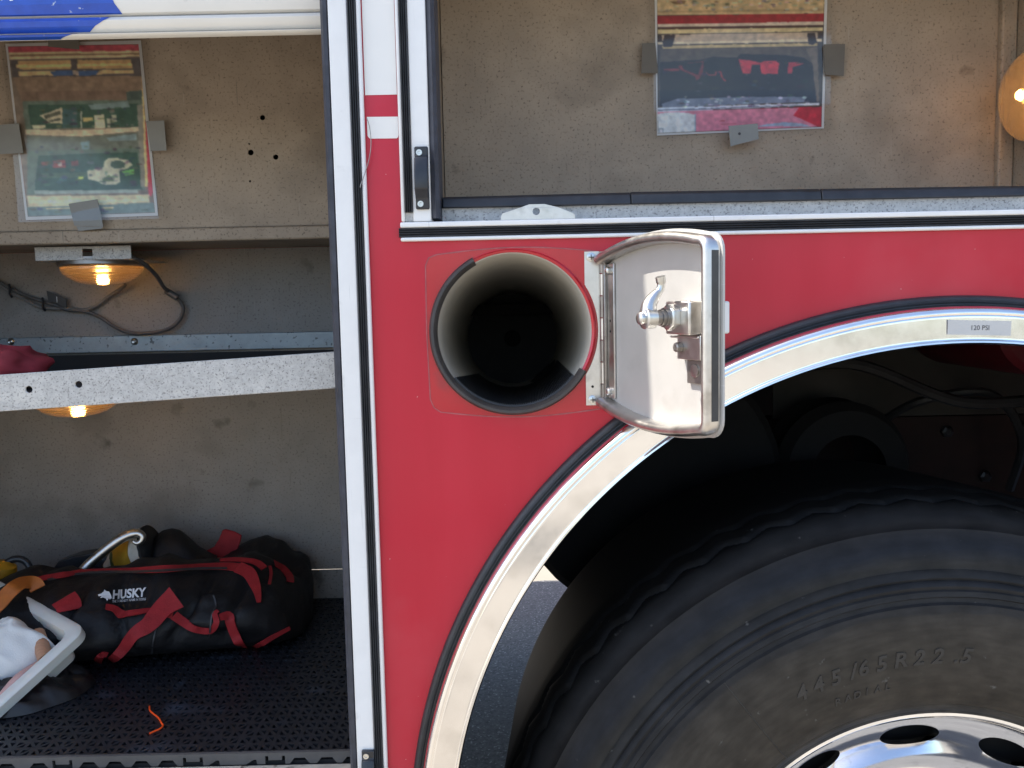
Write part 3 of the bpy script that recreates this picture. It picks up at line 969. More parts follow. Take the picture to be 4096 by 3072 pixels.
# ribbed liner in the bottom of the tube
lm = MB()
n_ = 150
rows = []
for h in (.012, .5):
    for k in range(n_ + 1):
        a = R(217) + R(106) * k / n_
        r_ = .0880 - (.0022 if k % 2 else 0)
        rows.append(TO + TUBE_DIR * h + (Vector((1, 0, 0)) * math.cos(a + (.15 if h > .1 else 0)) + zax * math.sin(a + (.15 if h > .1 else 0))) * r_)
    for k in range(n_ + 1):
        a = R(217) + R(106) * k / n_
        rows.append(TO + TUBE_DIR * h + (Vector((1, 0, 0)) * math.cos(a) + zax * math.sin(a)) * .0892)
w_ = n_ + 1
fs = [(k, k + 1, 2 * w_ + k + 1, 2 * w_ + k) for k in range(n_)] + [(k, w_ + k, w_ + k + 1, k + 1) for k in range(n_)]
lm.add(rows, fs).build('ribbed_liner', 'liner', tb)

# rubbed outline the door has left on the paint
sm_ = []
W0, W1 = -.0985, .1030
for i in range(25):
    t = i / 24
    sm_.append((W0 + .014 + (W1 - W0 - .014) * t, TZ + .0905 + .0065 * math.sin(PI * t)))
lft = [(W0 + .005, TZ + .087), (W0 + .001, TZ + .078), (W0, TZ), (W0 + .002, TZ - .078), (W0 + .006, TZ - .088)]
bot = [(W0 + .014 + (W1 - W0 - .014) * i / 24, TZ - .0935 - .0075 * math.sin(PI * i / 24)) for i in range(25)]
path = [Vector((x, -.00035, z)) for x, z in sm_[::-1] + lft + bot]
wd = [.0010 + .0012 * abs(noise.noise(p * 40)) for p in path]
MB().ribbon(path, wd, Vector((0, -1, 0)), .0003).build('rub_mark', 'scuff', T)
# old, shinier red inside the outline
ins = [(p.x, p.z) for p in path]
MB().prism([ins[::-1], circle(TX, TZ, .0970, 72)], XZ(-.00028), .0002).build('bare_patch', 'old_red', T)

# hinge on the body
HX, HY = .1085, -.0065
lz0, lz1 = 1.2640, 1.4430
dzc = math.sqrt(.0992 ** 2 - (.0868 - TX) ** 2)
a_ = math.atan2(dzc, .0868 - TX)
leaf = [(.0868, lz0), (.1040, lz0), (.1040, lz1), (.0868, lz1)] + [(TX + .0992 * math.cos(a_ - 2 * a_ * i / 16), TZ + .0992 * math.sin(a_ - 2 * a_ * i / 16)) for i in range(17)]
hn = MB().prism([leaf], XZ(-.0026), .0022).build('hinge_leaf', 'steel', T)
for zz in (lz0 + .0065, lz1 - .0065):
    s = MB().lathe([(0, .0055), (-.0012, .0052), (-.0020, .0030), (-.0020, 0)], (.0945, -.0026, zz), (0, 1, 0), 20).build('screw', 'zinc', hn, smooth=True)
    MB().box(.0945 - .003, .0945 + .003, -.0049, -.0046, zz - .0005, zz + .0005).box(.0945 - .0005, .0945 + .0005, -.00495, -.00455, zz - .003, zz + .003).build('cross_slot', 'hole_black', hn)
MB().lathe([(0, .0016), (-.0002, 0)], (.0945, -.0027, 1.286), (0, 1, 0), 10).build('pin_hole', 'hole_black', hn)
nk = 7
for i in range(nk):
    z0 = lz0 + (lz1 - lz0) * i / nk + .0006
    z1 = lz0 + (lz1 - lz0) * (i + 1) / nk - .0006
    MB().lathe([(z0, 0), (z0, .0050), (z1, .0050), (z1, 0)], (HX, HY, 0), (0, 0, 1), 16).build('knuckle', 'steel' if i % 2 else 'steel_dark', hn, smooth=True)

# door frame: u along the door from the hinge, v up, n = inner face
L_ = .208
du = Vector((.4187, -.9081, 0)).normalized()
du = Vector((.0875, -.19, 0)).normalized()
dn = Vector((du.y, -du.x, 0))        # inner side, faces left and slightly out
DO = Vector((HX + .003, HY - .001, 1.3510))
DM = Matrix(((du.x, 0, dn.x, DO.x), (du.y, 0, dn.y, DO.y), (0, 1, 0, DO.z), (0, 0, 0, 1)))


def DP(u, v, n):
    return DO + du * u + Vector((0, 0, 1)) * v + dn * n


def vtop(t):
    return .087 + .0627 * t - .0577 * t * t


out = [(L_ * t, vtop(t)) for t in [i / 24 * .915 for i in range(25)]]
cr_ = .016
cx_, cv_ = L_ - cr_, vtop(.92) - cr_ + .0004
out += [(cx_ + cr_ * math.sin(R(a)), cv_ + cr_ * math.cos(R(a))) for a in range(15, 91, 15)]
half = out
outline = half + [(u, -v) for u, v in half[::-1]]


def offs(pts, d):
    r_ = []
    for i, p in enumerate(pts):
        a, b_ = Vector((*pts[max(i - 1, 0)], 0)), Vector((*pts[min(i + 1, len(pts) - 1)], 0))
        t = (b_ - a).normalized()
        nn = Vector((t.y, -t.x, 0))      # to the inside for a clockwise outline
        r_.append((p[0] + nn.x * d, p[1] + nn.y * d))
    return r_


plate = offs(outline, -.0032)
dr = MB().prism([plate], lambda u, v, w: DP(u, v, -w), .0025).build('hatch_door', 'steel_pan', T)
dr['label'] = 'small arched stainless steel hatch door standing open'
rim = MB()
secs = [(0.0, .0003), (-.0005, .011), (.0015, .0155), (.0045, .0172), (.0080, .0165), (.0100, .0140), (.0110, .0085), (.0112, .0003)]
vs_ = []
for d, n_ in secs:
    vs_ += [DP(u, v, n_) for u, v in offs(outline, d)]
w_ = len(outline)
fs = [(i * w_ + k, i * w_ + k + 1, (i + 1) * w_ + k + 1, (i + 1) * w_ + k) for i in range(len(secs) - 1) for k in range(w_ - 1)]
for k in (0, w_ - 1):
    fs.append(tuple(i * w_ + k for i in range(len(secs))))
rim.add(vs_, fs).build('door_rim', 'steel', dr, smooth=True)
hp = MB().boxm(DM, (.0065, -.077, .0005), (.0205, .077, .0030)).build('hinge_plate', 'steel', dr, bevel=.0005)
MB().boxm(DM, (.0005, -.083, .0005), (.0058, .083, .0062)).build('hinge_fold', 'steel_dark', dr, bevel=.001)
for v in (-.069, .069):
    MB().lathe([(.0, .0050), (.0045, .0048), (.0060, .0030), (.0060, 0)], DP(.0125, v, .003), dn, 6).build('hinge_bolt', 'zinc', dr, bevel=.0005)
for v in (.012, .0):
    MB().lathe([(0, .0016), (.0002, 0)], DP(.0125, v, .0031), dn, 10).build('pin_hole', 'hole_black', dr)
# lock
MB().boxm(DM, (.146, .001, .0004), (.186, .034, .0200)).build('lock_body', 'steel', dr, bevel=.002)
MB().boxm(DM, (.150, -.024, .0004), (.188, .0004, .0085)).boxm(DM, (.140, -.003, .0086), (.186, -.0005, .0100)).build('lock_bracket', 'steel', dr, bevel=.0008)
MB().boxm(DM, (.160, -.048, .0004), (.186, -.0245, .0040)).build('lock_tab', 'steel_dark', dr, bevel=.0008)
MB().lathe([(0, .0068), (.0012, .0066), (.0014, .0045), (.0014, 0)], DP(.1735, -.035, .0041), dn, 20).build('rivet', 'steel', dr, smooth=True)
MB().lathe([(0, .0050), (.006, .0048), (.0068, .003), (.0068, 0)], DP(.156, -.012, .0086), dn, 8).build('lock_screw', 'steel_dark', dr)
MB().lathe([(.0, .0135), (.0075, .0135), (.0085, .0115), (.0085, 0)], DP(.160, .0180, .0201), dn, 6).build('hex_nut', 'zinc', dr, bevel=.0008)
MB().lathe([(.0, .0085), (.0035, .0095), (.0040, .0080), (.0075, .0080), (.0080, .0070), (.0150, .0070), (.0155, 0)], DP(.160, .0180, .0286), dn, 18).build('lock_stud', 'steel_dark', dr, smooth=True)
hub = DP(.160, .0180, .0440)
MB().lathe([(.0, .0105), (.010, .0105), (.011, .0090), (.011, .0062), (.0155, .0060), (.017, .004), (.017, 0)], hub, dn, 22).build('lever_hub', 'zinc', dr, smooth=True)
lv = smooth_path([DP(.160, .0185, .0490), DP(.158, .0300, .0470), DP(.1575, .0390, .0400), DP(.158, .0450, .0345), DP(.1585, .0510, .0330), DP(.159, .0580, .0345)], 5)
MB().tube(lv, [.0095 - .0055 * min(1, i / 14) + (.001 if i > 20 else 0) for i in range(len(lv))], 12).build('cam_lever', 'zinc', dr, smooth=True)
MB().boxm(DM, (.196, .002, -.0125), (.2065, .033, -.0026)).build('outer_handle', 'white_trim', dr, bevel=.002)
MB().boxm(DM, (L_ + .0004, -.081, .0030), (L_ + .0010, .081, .0110)).build('rim_dark_reflection', 'rubber_gloss', dr, bevel=.0005)  # dark strip put in for the dark reflection on the rim's outer wall

# --- wheel arch: rubber gasket and polished steel fender ring
def ring(prof, name, m, parent=T, n=140):
    mb = MB()
    a0, a1 = R(-26), R(206)
    vs_ = [Vector((AX + r_ * math.cos(a0 + (a1 - a0) * k / n), y, AZ + r_ * math.sin(a0 + (a1 - a0) * k / n))) for (y, r_) in prof for k in range(n + 1)]
    fs = [(i * (n + 1) + k, i * (n + 1) + k + 1, (i + 1) * (n + 1) + k + 1, (i + 1) * (n + 1) + k) for i in range(len(prof) - 1) for k in range(n)]
    return mb.add(vs_, fs).build(name, m, parent, smooth=True)


ring([(.001, .6548), (-.004, .6545), (-.0085, .6528), (-.0100, .6500), (-.0085, .6470), (-.0060, .6455), (-.0065, .6440), (-.0095, .6425), (-.0095, .640)], 'arch_gasket', 'rubber')
fr = ring([(.001, .6445), (-.0098, .6440), (-.0150, .6436), (-.0205, .6426), (-.0255, .6408), (-.0288, .6380), (-.0300, .6350), (-.0297, .6335), (-.0290, .6325), (-.0296, .6314), (-.0297, .6308), (-.02975, .6290), (-.0304, .6070), (-.03045, .6054), (-.0306, .6048), (-.0312, .6038), (-.0336, .6030), (-.0340, .6012), (-.0325, .6000), (-.0290, .5992), (-.0100, .6000), (.0050, .6010)], 'fender_ring', 'chrome')
fr['label'] = 'polished steel fender ring around the wheel arch'
# paper label with the tyre pressure, stuck on the ring
c = [at(3792, 1279, -.0316), at(4046, 1284, -.0316), at(4043, 1343, -.0316), at(3790, 1338, -.0316)]
st_ = MB().add(c + [p + Vector((0, .0004, 0)) for p in c], [(0, 1, 2, 3), (7, 6, 5, 4), (0, 4, 5, 1), (1, 5, 6, 2), (2, 6, 7, 3), (3, 7, 4, 0)]).build('pressure_label', 'label_tape', T)
tv, tf = text_geo('120 PSI', .0085)
x0 = at(3881, 1320, -.0320)
wt = max(v.x for v in tv)
sc = (at(3957, 1320, -.032).x - x0.x) / wt
MB().add([x0 + Vector((v.x * sc, 0, v.y * sc * 1.05 - .02 * v.x)) for v in tv], tf).build('lettering', 'ink', st_)

# --- wheel well
ring([(.0045, .6405), (.0045, .700), (.62, .700)], 'wheel_well_liner', 'well_dark')
B('under_deck', 'well_dark', T, -1.05, 2.1, .645, 2.45, 1.36, 1.38)
B('frame_rail', 'frame_rust', T, .30, 2.1, .86, .94, .90, 1.118)
B('inner_panel', 'well_panel', T, .56, 1.9, .850, .856, 1.122, 1.30)
MB().lathe([(-.10, .07), (-.09, .115), (-.06, .130), (-.03, .118), (-.01, .118), (.02, .130), (.05, .115), (.06, .07)], (.640, .72, 1.05), (0, 1, 0), 40).build('air_spring', 'well_dark', T, smooth=True)
mat('well_hose', (0.03, 0.029, 0.03), 0.4, var=0.3)
for pts, rr in (([(.20, .55, 1.30), (.42, .60, 1.24), (.62, .58, 1.26), (.85, .60, 1.18), (1.1, .6, 1.2)], .011), ([(.75, .80, 1.10), (.80, .70, 1.17), (.92, .66, 1.19), (1.0, .68, 1.10), (1.02, .75, .98)], .009), ([(.28, .62, 1.32), (.50, .66, 1.30), (.80, .64, 1.315), (1.2, .64, 1.29)], .007)):
    MB().tube(smooth_path(pts, 8), rr, 8).build('hose', 'well_hose', T, smooth=True)
for i in range(9):
    MB().lathe([(0, .014), (-.010, .013), (-.013, .007), (-.013, 0)], (.60 + i * .085, .8598, 1.085 - (i % 2) * .10), (0, 1, 0), 6).build('frame_bolt', 'well_hose', T)
mat('dark_red', (0.10, 0.004, 0.010), 0.5, var=0.2)
rt_ = at(4150, 1285, .50)
MB().lathe([(.45, 0), (.45, .085), (.46, .095), (.80, .095), (.80, 0)], (rt_.x, 0, rt_.z), (0, 1, 0), 36).build('red_cylinder', 'dark_red', T, smooth=True)
MB().lathe([(.64, .0), (.64, .245), (.655, .26), (1.25, .26), (1.27, .24), (1.27, 0)], (.262, 0, 1.026), (0, 1, 0), 40).build('air_tank', 'well_dark', T, smooth=True)
MB().lathe([(-.4, .075), (2.2, .075)], (.522, .5, .566), (0, 1, 0), 24).build('axle', 'well_dark', T, smooth=True)

# --- tyre and wheel
WX, WZ = .522, .566
WC = Vector((WX, 0, WZ))
NW = 57
seg = NW * 8
prof = [(.060, .286), (.040, .290), (.030, .296), (.0255, .304), (.0225, .3075), (.0230, .310), (.0190, .3135), (.0120, .328), (.0065, .350), (.0035, .380), (.0025, .410), (.0035, .432), (.0050, .4440), (.0095, .4460),
        (.0105, .4515), (.0085, .4530), (.0100, .4590), (.0125, .4605), (.0115, .4650), (.0140, .4690), (.0178, .4705), (.0165, .4740), (.0190, .4800), (.0240, .4830), (.0255, .4900), (.0290, .5020), (.0360, .5150), (.0430, .5240),
        (.0445, .5280), (.0510, .5310), (.0560, .5360), (.0640, .5445), (.0720, .5505), (.0760, .5530)]
# shoulder + tread, finely divided so that the wavy ribs can be cut
tp = []
for i in range(25):
    s = i / 24
    tp.append((.0790 + .085 * s, .5542 + .0105 * (1 - (1 - s) ** 2)))
for i in range(1, 16):
    tp.append((.164 + .30 * i / 15, .5647 - .026 * (i / 15)))
tp += [(.475, .535), (.490, .528), (.505, .51), (.51, .45), (.50, .33), (.48, .288)]
allp = prof + tp
mb = MB()
vs_ = []
for (y, r_) in allp:
    for k in range(seg):
        a = 2 * PI * k / seg
        rr, yy = r_, y
        if .0785 < y < .48:
            ph = (k % 8) / 8
            tri = 1 - abs(ph * 2 - 1) * 2                       # zig-zag
            for g0, dep, amp in ((.090, .008, .0065), (.128, .006, .006)):
                gy = g0 + amp * tri
                dd = abs(y - gy)
                if dd < .0048:
                    rr -= dep * (1 - dd / .0048) ** .5
        vs_.append(WC + Vector((math.cos(a) * rr, yy, math.sin(a) * rr)))
fs = [(i * seg + k, i * seg + (k + 1) % seg, (i + 1) * seg + (k + 1) % seg, (i + 1) * seg + k) for i in range(len(allp) - 1) for k in range(seg)]
ty = mb.add(vs_, fs).build('tyre', 'tyre_rubber', T, smooth=True, origin=WC)
ty['label'] = 'wide dusty truck tyre with moulded size lettering'


def arc_text(s, r0, a_start, size, adv, parent, bold=.0, depth=.0012, shear=.25):
    """raised letters along a circle; a_start is the clock angle of the first letter"""
    mb = MB()
    a = a_start
    for ch in s:
        tv, tf = text_geo(ch, size, bold, shear)
        if tv:
            cx_ = sum((min(v.x for v in tv), max(v.x for v in tv))) / 2
            base = len(tv)
            pts = []
            for lay in (0, 1):
                for v in tv:
                    rr = r0 + v.y
                    aa = a - (v.x - cx_) / r0
                    # follow the bulge of the side wall
                    y = .0025
                    for (ya, ra), (yb, rb) in zip(prof, prof[1:]):
                        if ra <= rr <= rb:
                            y = ya + (yb - ya) * (rr - ra) / max(1e-9, rb - ra)
                            break
                    pts.append(WC + Vector((math.cos(aa) * rr, y - depth * (1 - lay) + .001 * lay, math.sin(aa) * rr)))
            ed = {}
            for f_ in tf:
                for i in range(len(f_)):
                    e = (f_[i], f_[(i + 1) % len(f_)])
                    if (e[1], e[0]) in ed:
                        del ed[(e[1], e[0])]
                    else:
                        ed[e] = 1
            fs = list(tf) + [(e[0], e[1], e[1] + base, e[0] + base) for e in ed]
            mb.add(pts, fs)
        a -= (adv * (.55 if ch in './' else 1)) / r0
    return mb.build('lettering', 'tyre_letter', parent)


arc_text('445/65R22.5', .372, R(117.5), .027, .0222, ty, bold=.0006)
arc_text('RADIAL', .345, R(112), .013, .0125, ty, bold=.0003)
# thin raised mould line across the side wall
MB().tube([WC + Vector((math.cos(R(127.5)) * r_, y - .0002, math.sin(R(127.5)) * r_)) for y, r_ in prof if .306 < r_ < .445], .0007, 5).build('mould_line', 'tyre_letter', ty)

wp = [(.060, .2900), (.045, .2925), (.034, .2985), (.0275, .3005), (.0240, .2985), (.0235, .2950), (.0270, .2915), (.0340, .2895), (.0430, .2885), (.0490, .2860), (.0520, .2810), (.0540, .272), (.0600, .258), (.0700, .238), (.0820, .220), (.0900, .200), (.0930, .180), (.0930, .150), (.0860, .140), (.0600, .135), (.0520, .120), (.0500, .0)]
wheel = MB().lathe(wp, WC, (0, 1, 0), 160).build('wheel', 'wheel_chrome', T, smooth=True, origin=WC)
wheel['label'] = 'polished wheel with oval hand holes'
cut = MB()
for i in range(12):
    a = R(93.6 + 30 * i)
    rad = Vector((math.cos(a), 0, math.sin(a)))
    tan = Vector((-math.sin(a), 0, math.cos(a)))
    o = WC + rad * .250
    # cut square to the sloping disc
    nrm = (Vector((0, 1, 0)) * .85 - rad * .0).normalized()
    vs_ = []
    for h in (-.03, .22):
        for k in range(32):
            b2 = 2 * PI * k / 32
            vs_.append(o + Vector((0, h, 0)) + tan * .0385 * math.cos(b2) + rad * .0175 * math.sin(b2))
    cut.add(vs_, [(k, (k + 1) % 32, 32 + (k + 1) % 32, 32 + k) for k in range(32)] + [tuple(range(32))[::-1], tuple(range(32, 64))])
cuto = cut.build('cutter', 'hole_black', None, origin=WC)
so = wheel.modifiers.new('thick', 'SOLIDIFY')
so.thickness = .010
so.offset = -1
bo = wheel.modifiers.new('cut', 'BOOLEAN')
bo.object = cuto
bo.solver = 'EXACT'
bpy.context.view_layer.update()
dg = bpy.context.evaluated_depsgraph_get()
me = bpy.data.meshes.new_from_object(wheel.evaluated_get(dg))
wheel.modifiers.clear()
wheel.data = me
for p in me.polygons:
    p.use_smooth = True
me.set_sharp_from_angle(angle=R(38))
bpy.data.objects.remove(cuto)
MB().lathe([(.11, .02), (.11, .262), (.13, .262)], WC, (0, 1, 0), 48).build('brake_drum', 'hole_black', wheel)

# ------------------------------------------------------------------ taped-up photographs
def print_layers(name, parent, polys, Y, org, sc, nx=190, ny=230, clutter=(), gain=(1.12, 8)):
    """the printed picture: one fine sheet whose ink colours are worked out point by point"""
    o_ = parent.matrix_world.translation
    q = polys[0][1]
    uu, vv = np.meshgrid(np.linspace(0, 1, nx + 1), np.linspace(0, 1, ny + 1))
    Q = [np.array(p, float) for p in q]
    gx = (Q[0][0] * (1 - uu) + Q[1][0] * uu) * (1 - vv) + (Q[3][0] * (1 - uu) + Q[2][0] * uu) * vv
    gy = (Q[0][1] * (1 - uu) + Q[1][1] * uu) * (1 - vv) + (Q[3][1] * (1 - uu) + Q[2][1] * uu) * vv
    img = np.zeros((ny + 1, nx + 1, 3))
    rs = np.random.RandomState(5)

    def cloud(k):
        a = rs.rand((ny + 1) // k + 2, (nx + 1) // k + 2)
        a = np.kron(a, np.ones((k, k)))[:ny + 1, :nx + 1]
        for _ in range(k):
            a = (a + np.roll(a, 1, 0) + np.roll(a, -1, 0) + np.roll(a, 1, 1) + np.roll(a, -1, 1)) / 5
        return a - .5
    wx, wy = cloud(9) * 26 + cloud(4) * 10, cloud(9) * 20 + cloud(4) * 8
    for i, (c, pts) in enumerate(polys):
        ins = np.zeros(gx.shape, bool)
        X, Y_ = (gx, gy) if i == 0 else (gx + wx * .22, gy + wy * .16)
        for (x0, y0), (x1, y1) in zip(pts, pts[1:] + pts[:1]):
            if y0 == y1:
                continue
            cr_ = ((y0 > Y_) != (y1 > Y_)) & (X < (x1 - x0) * (Y_ - y0) / (y1 - y0) + x0)
            ins ^= cr_
        if i == 0:
            ins[:] = True
        img[ins] = c
    for (x0, x1, y0, y1, n, amp) in clutter:
        for _ in range(n):
            cx_, cy_ = x0 + rs.rand() * (x1 - x0), y0 + rs.rand() * (y1 - y0)
            a, b_ = 8 + rs.rand() * 26, 4 + rs.rand() * 12
            m_ = ((gx - cx_) / a) ** 2 + ((gy - cy_) / b_) ** 2 < 1
            img[m_] = np.clip(img[m_] * .5 + (rs.rand(3) * 60 + rs.rand() * amp) * .5, 0, 255)
    img = img * (1 + cloud(2)[..., None] * .14 + cloud(6)[..., None] * .22)
    for _ in range(2):
        img = (img * 2 + np.roll(img, 1, 0) + np.roll(img, -1, 0) + np.roll(img, 1, 1) + np.roll(img, -1, 1)) / 6
    img = np.clip(img * gain[0] + gain[1], 0, 255) / 255
    lin = np.where(img < .04, img / 12.92, ((img + .055) / 1.055) ** 2.4).reshape(-1, 3)
    me = bpy.data.meshes.new(name)
    vv_ = [at(org[0] + x / sc, org[1] + y / sc, Y) + Vector((0, -.0006, 0)) - o_ for x, y in zip(gx.ravel(), gy.ravel())]
    w_ = nx + 1
    me.from_pydata(vv_, [], [(j * w_ + i, j * w_ + i + 1, (j + 1) * w_ + i + 1, (j + 1) * w_ + i) for j in range(ny) for i in range(nx)])
    ca = me.color_attributes.new('ink', 'FLOAT_COLOR', 'POINT')
    ca.data.foreach_set('color', np.c_[lin, np.ones(len(lin))].astype(np.float32).ravel())
    me.materials.append(MATS['print'])
    ob = bpy.data.objects.new(name, me)
    col.objects.link(ob)
    ob.parent = parent
    return ob


def sheet(name, m, parent, pts, Y, org, sc, th=.0004, front=0.0, curl=None):
    w = [at(org[0] + p[0] / sc, org[1] + p[1] / sc, Y) for p in pts]
    tri = tessellate_polygon([[Vector((p.x, p.z, 0)) for p in w]])
    n = len(w)
    mb = MB()
    mb.add([p + Vector((0, -front - th, 0)) for p in w] + [p + Vector((0, -front, 0)) for p in w],
           [tuple(t) for t in tri] + [tuple(i + n for i in t) for t in tri] + [(i, (i + 1) % n, n + (i + 1) % n, n + i) for i in range(n)])
    return mb.build(name, m, parent)


def curved_sheet(name, m, parent, c4, Y, org, sc, fn, n=24):
    """a clear sheet over four corners; fn(u, v) = distance in front of the plane"""
    P = [at(org[0] + p[0] / sc, org[1] + p[1] / sc, Y) for p in c4]
    mb = MB()
    vs_ = []
    for j in range(n + 1):
        for i in range(n + 1):
            u, v = i / n, j / n
            p = (P[0] * (1 - u) + P[1] * u) * (1 - v) + (P[3] * (1 - u) + P[2] * u) * v
            vs_.append(p + Vector((0, -fn(u, v), 0)))
    mb.add(vs_, [(j * (n + 1) + i, j * (n + 1) + i + 1, (j + 1) * (n + 1) + i + 1, (j + 1) * (n + 1) + i) for j in range(n) for i in range(n)])
    return mb.build(name, m, parent, smooth=True, autos=False)


YP = .3985
o1, s1 = (0, 150), 2.0743
c_ = at(o1[0] + 700 / s1, o1[1] + 1510 / s1, YP)
ph1 = thing('taped_photo', 'laminated photo of shelves of green tools taped beside five drilled holes', 'photo', (c_.x, c_.y, c_.z))
sheet('paper', 'paper', ph1, [(45, 52), (1170, 24), (1312, 1478), (216, 1515)], YP, o1, s1, th=.0004)
gtop, grn, dgr = (120, 104, 90), (96, 112, 100), (52, 78, 66)
L1 = [
    (gtop, [(66, 75), (1150, 55), (1288, 1455), (232, 1488)]),
    ((178, 70, 84), [(68, 78), (1152, 60), (1158, 108), (76, 126)]),
    ((214, 190, 150), [(76, 126), (1158, 108), (1162, 160), (84, 184)]),
    ((140, 112, 84), [(80, 142), (1160, 128), (1161, 142), (82, 158)]),
    ((84, 78, 78), [(86, 188), (1166, 168), (1172, 330), (104, 330)]),
    ((190, 154, 106), [(150, 195), (585, 188), (590, 262), (160, 268)]),
    ((228, 190, 130), [(130, 226), (590, 222), (592, 246), (134, 252)]),
    ((190, 154, 106), [(640, 186), (1090, 182), (1098, 258), (646, 262)]),
    ((228, 190, 130), [(640, 222), (1095, 214), (1098, 236), (644, 246)]),
    ((210, 180, 130), [(150, 282), (1105, 268), (1108, 300), (160, 322)]),
    ((66, 92, 136), [(415, 280), (605, 276), (605, 318), (448, 320)]),
    ((66, 92, 136), [(655, 276), (830, 272), (800, 312), (655, 318)]),
    ((176, 160, 150), [(605, 278), (655, 276), (655, 304), (605, 308)]),
    ((136, 112, 92), [(110, 330), (1172, 318), (1186, 520), (180, 530)]),
    ((122, 98, 82), [(180, 450), (1050, 440), (1050, 530), (185, 540)]),
    ((70, 84, 78), [(1052, 450), (1178, 440), (1190, 560), (1060, 560)]),
    (grn, [(186, 528), (1188, 520), (1195, 740), (215, 765)]),
    (dgr, [(230, 560), (1150, 548), (1155, 740), (260, 760)]),
    ((120, 140, 140), [(730, 560), (1060, 530), (1080, 580), (760, 600)]),
    ((60, 88, 92), [(522, 590), (640, 610), (640, 745), (522, 750)]),
    ((196, 184, 158), [(330, 650), (515, 580), (522, 715), (420, 710)]),
    ((84, 86, 72), [(360, 650), (500, 610), (505, 640), (380, 670)]),
    ((80, 84, 72), [(400, 690), (500, 668), (505, 690), (420, 700)]),
    ((200, 190, 160), [(266, 728), (380, 726), (378, 752), (272, 756)]),
    ((200, 176, 118), [(690, 664), (772, 660), (772, 694), (690, 698)]),
    ((186, 186, 170), [(668, 612), (680, 612), (682, 750), (670, 752)]),
    ((214, 198, 170), [(783, 645), (868, 640), (872, 752), (790, 756)]),
    ((170, 170, 150), [(888, 676), (914, 672), (916, 746), (892, 748)]),
    ((160, 160, 140), [(926, 644), (962, 640), (972, 700), (932, 704)]),
    ((212, 190, 162), [(208, 764), (660, 768), (1148, 742), (1152, 778), (680, 822), (216, 808)]),
    ((104, 108, 98), [(220, 812), (680, 826), (1155, 784), (1180, 990), (240, 990)]),
    ((128, 146, 150), [(885, 830), (1130, 800), (1135, 850), (910, 862)]),
    ((118, 142, 150), [(670, 870), (745, 855), (740, 970), (690, 980)]),
    (grn, [(230, 940), (1170, 920), (1210, 1270), (225, 1310)]),
    (dgr, [(320, 980), (1140, 950), (1180, 1260), (290, 1275)]),
    ((148, 66, 62), [(440, 1026), (545, 1014), (548, 1082), (446, 1086)]),
    ((196, 170, 160), [(478, 1050), (510, 1032), (520, 1068), (490, 1072)]),
    ((130, 70, 62), [(340, 1036), (400, 1030), (398, 1062), (350, 1060)]),
    ((126, 66, 62), [(592, 1030), (650, 1020), (652, 1064), (598, 1070)]),
    ((74, 96, 74), [(350, 1130), (720, 1120), (720, 1158), (350, 1165)]),
    ((190, 204, 90), [(648, 1156), (690, 1152), (692, 1172), (650, 1176)]),
    ((190, 184, 158), [(722, 1105), (800, 1090), (860, 1082), (862, 1030), (900, 1002), (960, 998), (1060, 1014), (1104, 1056), (1060, 1086), (990, 1110), (1000, 1200), (960, 1222), (850, 1222), (820, 1196), (730, 1176)]),
    ((66, 86, 76), [(930, 1030), (1000, 1020), (1042, 1046), (1030, 1080), (950, 1088), (916, 1064)]),
    ((92, 110, 70), [(845, 1176), (910, 1140), (950, 1190), (860, 1196)]),
    ((108, 170, 90), [(1010, 1110), (1110, 1090), (1120, 1130), (1040, 1150)]),
    ((136, 132, 122), [(1140, 560), (1190, 560), (1236, 1240), (1170, 1240)]),
    ((220, 190, 130), [(1176, 300), (1190, 300), (1228, 1240), (1206, 1240)]),
    ((176, 60, 74), [(1206, 700), (1216, 720), (1278, 1270), (1256, 1320), (1234, 1300)]),
    ((148, 158, 150), [(280, 1272), (1140, 1262), (1150, 1292), (290, 1302)]),
    ((206, 190, 150), [(228, 1316), (1240, 1304), (1246, 1376), (236, 1412)]),
    ((232, 212, 170), [(232, 1352), (1242, 1340), (1244, 1362), (236, 1380)]),
    ((104, 122, 118), [(230, 1410), (1280, 1372), (1288, 1452), (232, 1486)]),
    ((200, 184, 140), [(370, 1414), (620, 1408), (622, 1420), (400, 1428)]),
    ((200, 184, 140), [(850, 1408), (945, 1404), (940, 1420), (850, 1426)]),
]
print_layers('picture', ph1, L1, YP, o1, s1, 180, 240, [(270, 1140, 570, 740, 40, 110), (300, 1160, 900, 1240, 70, 80), (260, 1240, 1420, 1470, 20, 60)], gain=(1.14, 30))  # gain lifts the ink colours to paint in the laminate's haze
curved_sheet('laminate', 'laminate', ph1, [(36, 40), (1190, 10), (1352, 1512), (190, 1540)], YP, o1, s1, lambda u, v: .0085 + .002 * math.sin(3 * u) + .012 * max(0, v - .45) ** 2 * 2 + .004 * math.sin(5 * v + 2 * u) * .6)
for m_, pts in (('tape_dark', [(440, -6), (695, -16), (696, 122), (440, 98)]), ('tape', [(18, 742), (198, 728), (236, 972), (44, 980)]), ('tape', [(1245, 710), (1392, 704), (1412, 950), (1282, 956)]), ('tape', [(608, 1388), (845, 1350), (892, 1575), (655, 1568)])):
    sheet('tape', m_, ph1, pts, YP, o1, s1, th=.0004, front=.0145)
sheet('tape', 'tape', ph1, [(672, 1572), (892, 1577), (880, 1592), (690, 1612)], YP, o1, s1, th=.0004, front=.0148)

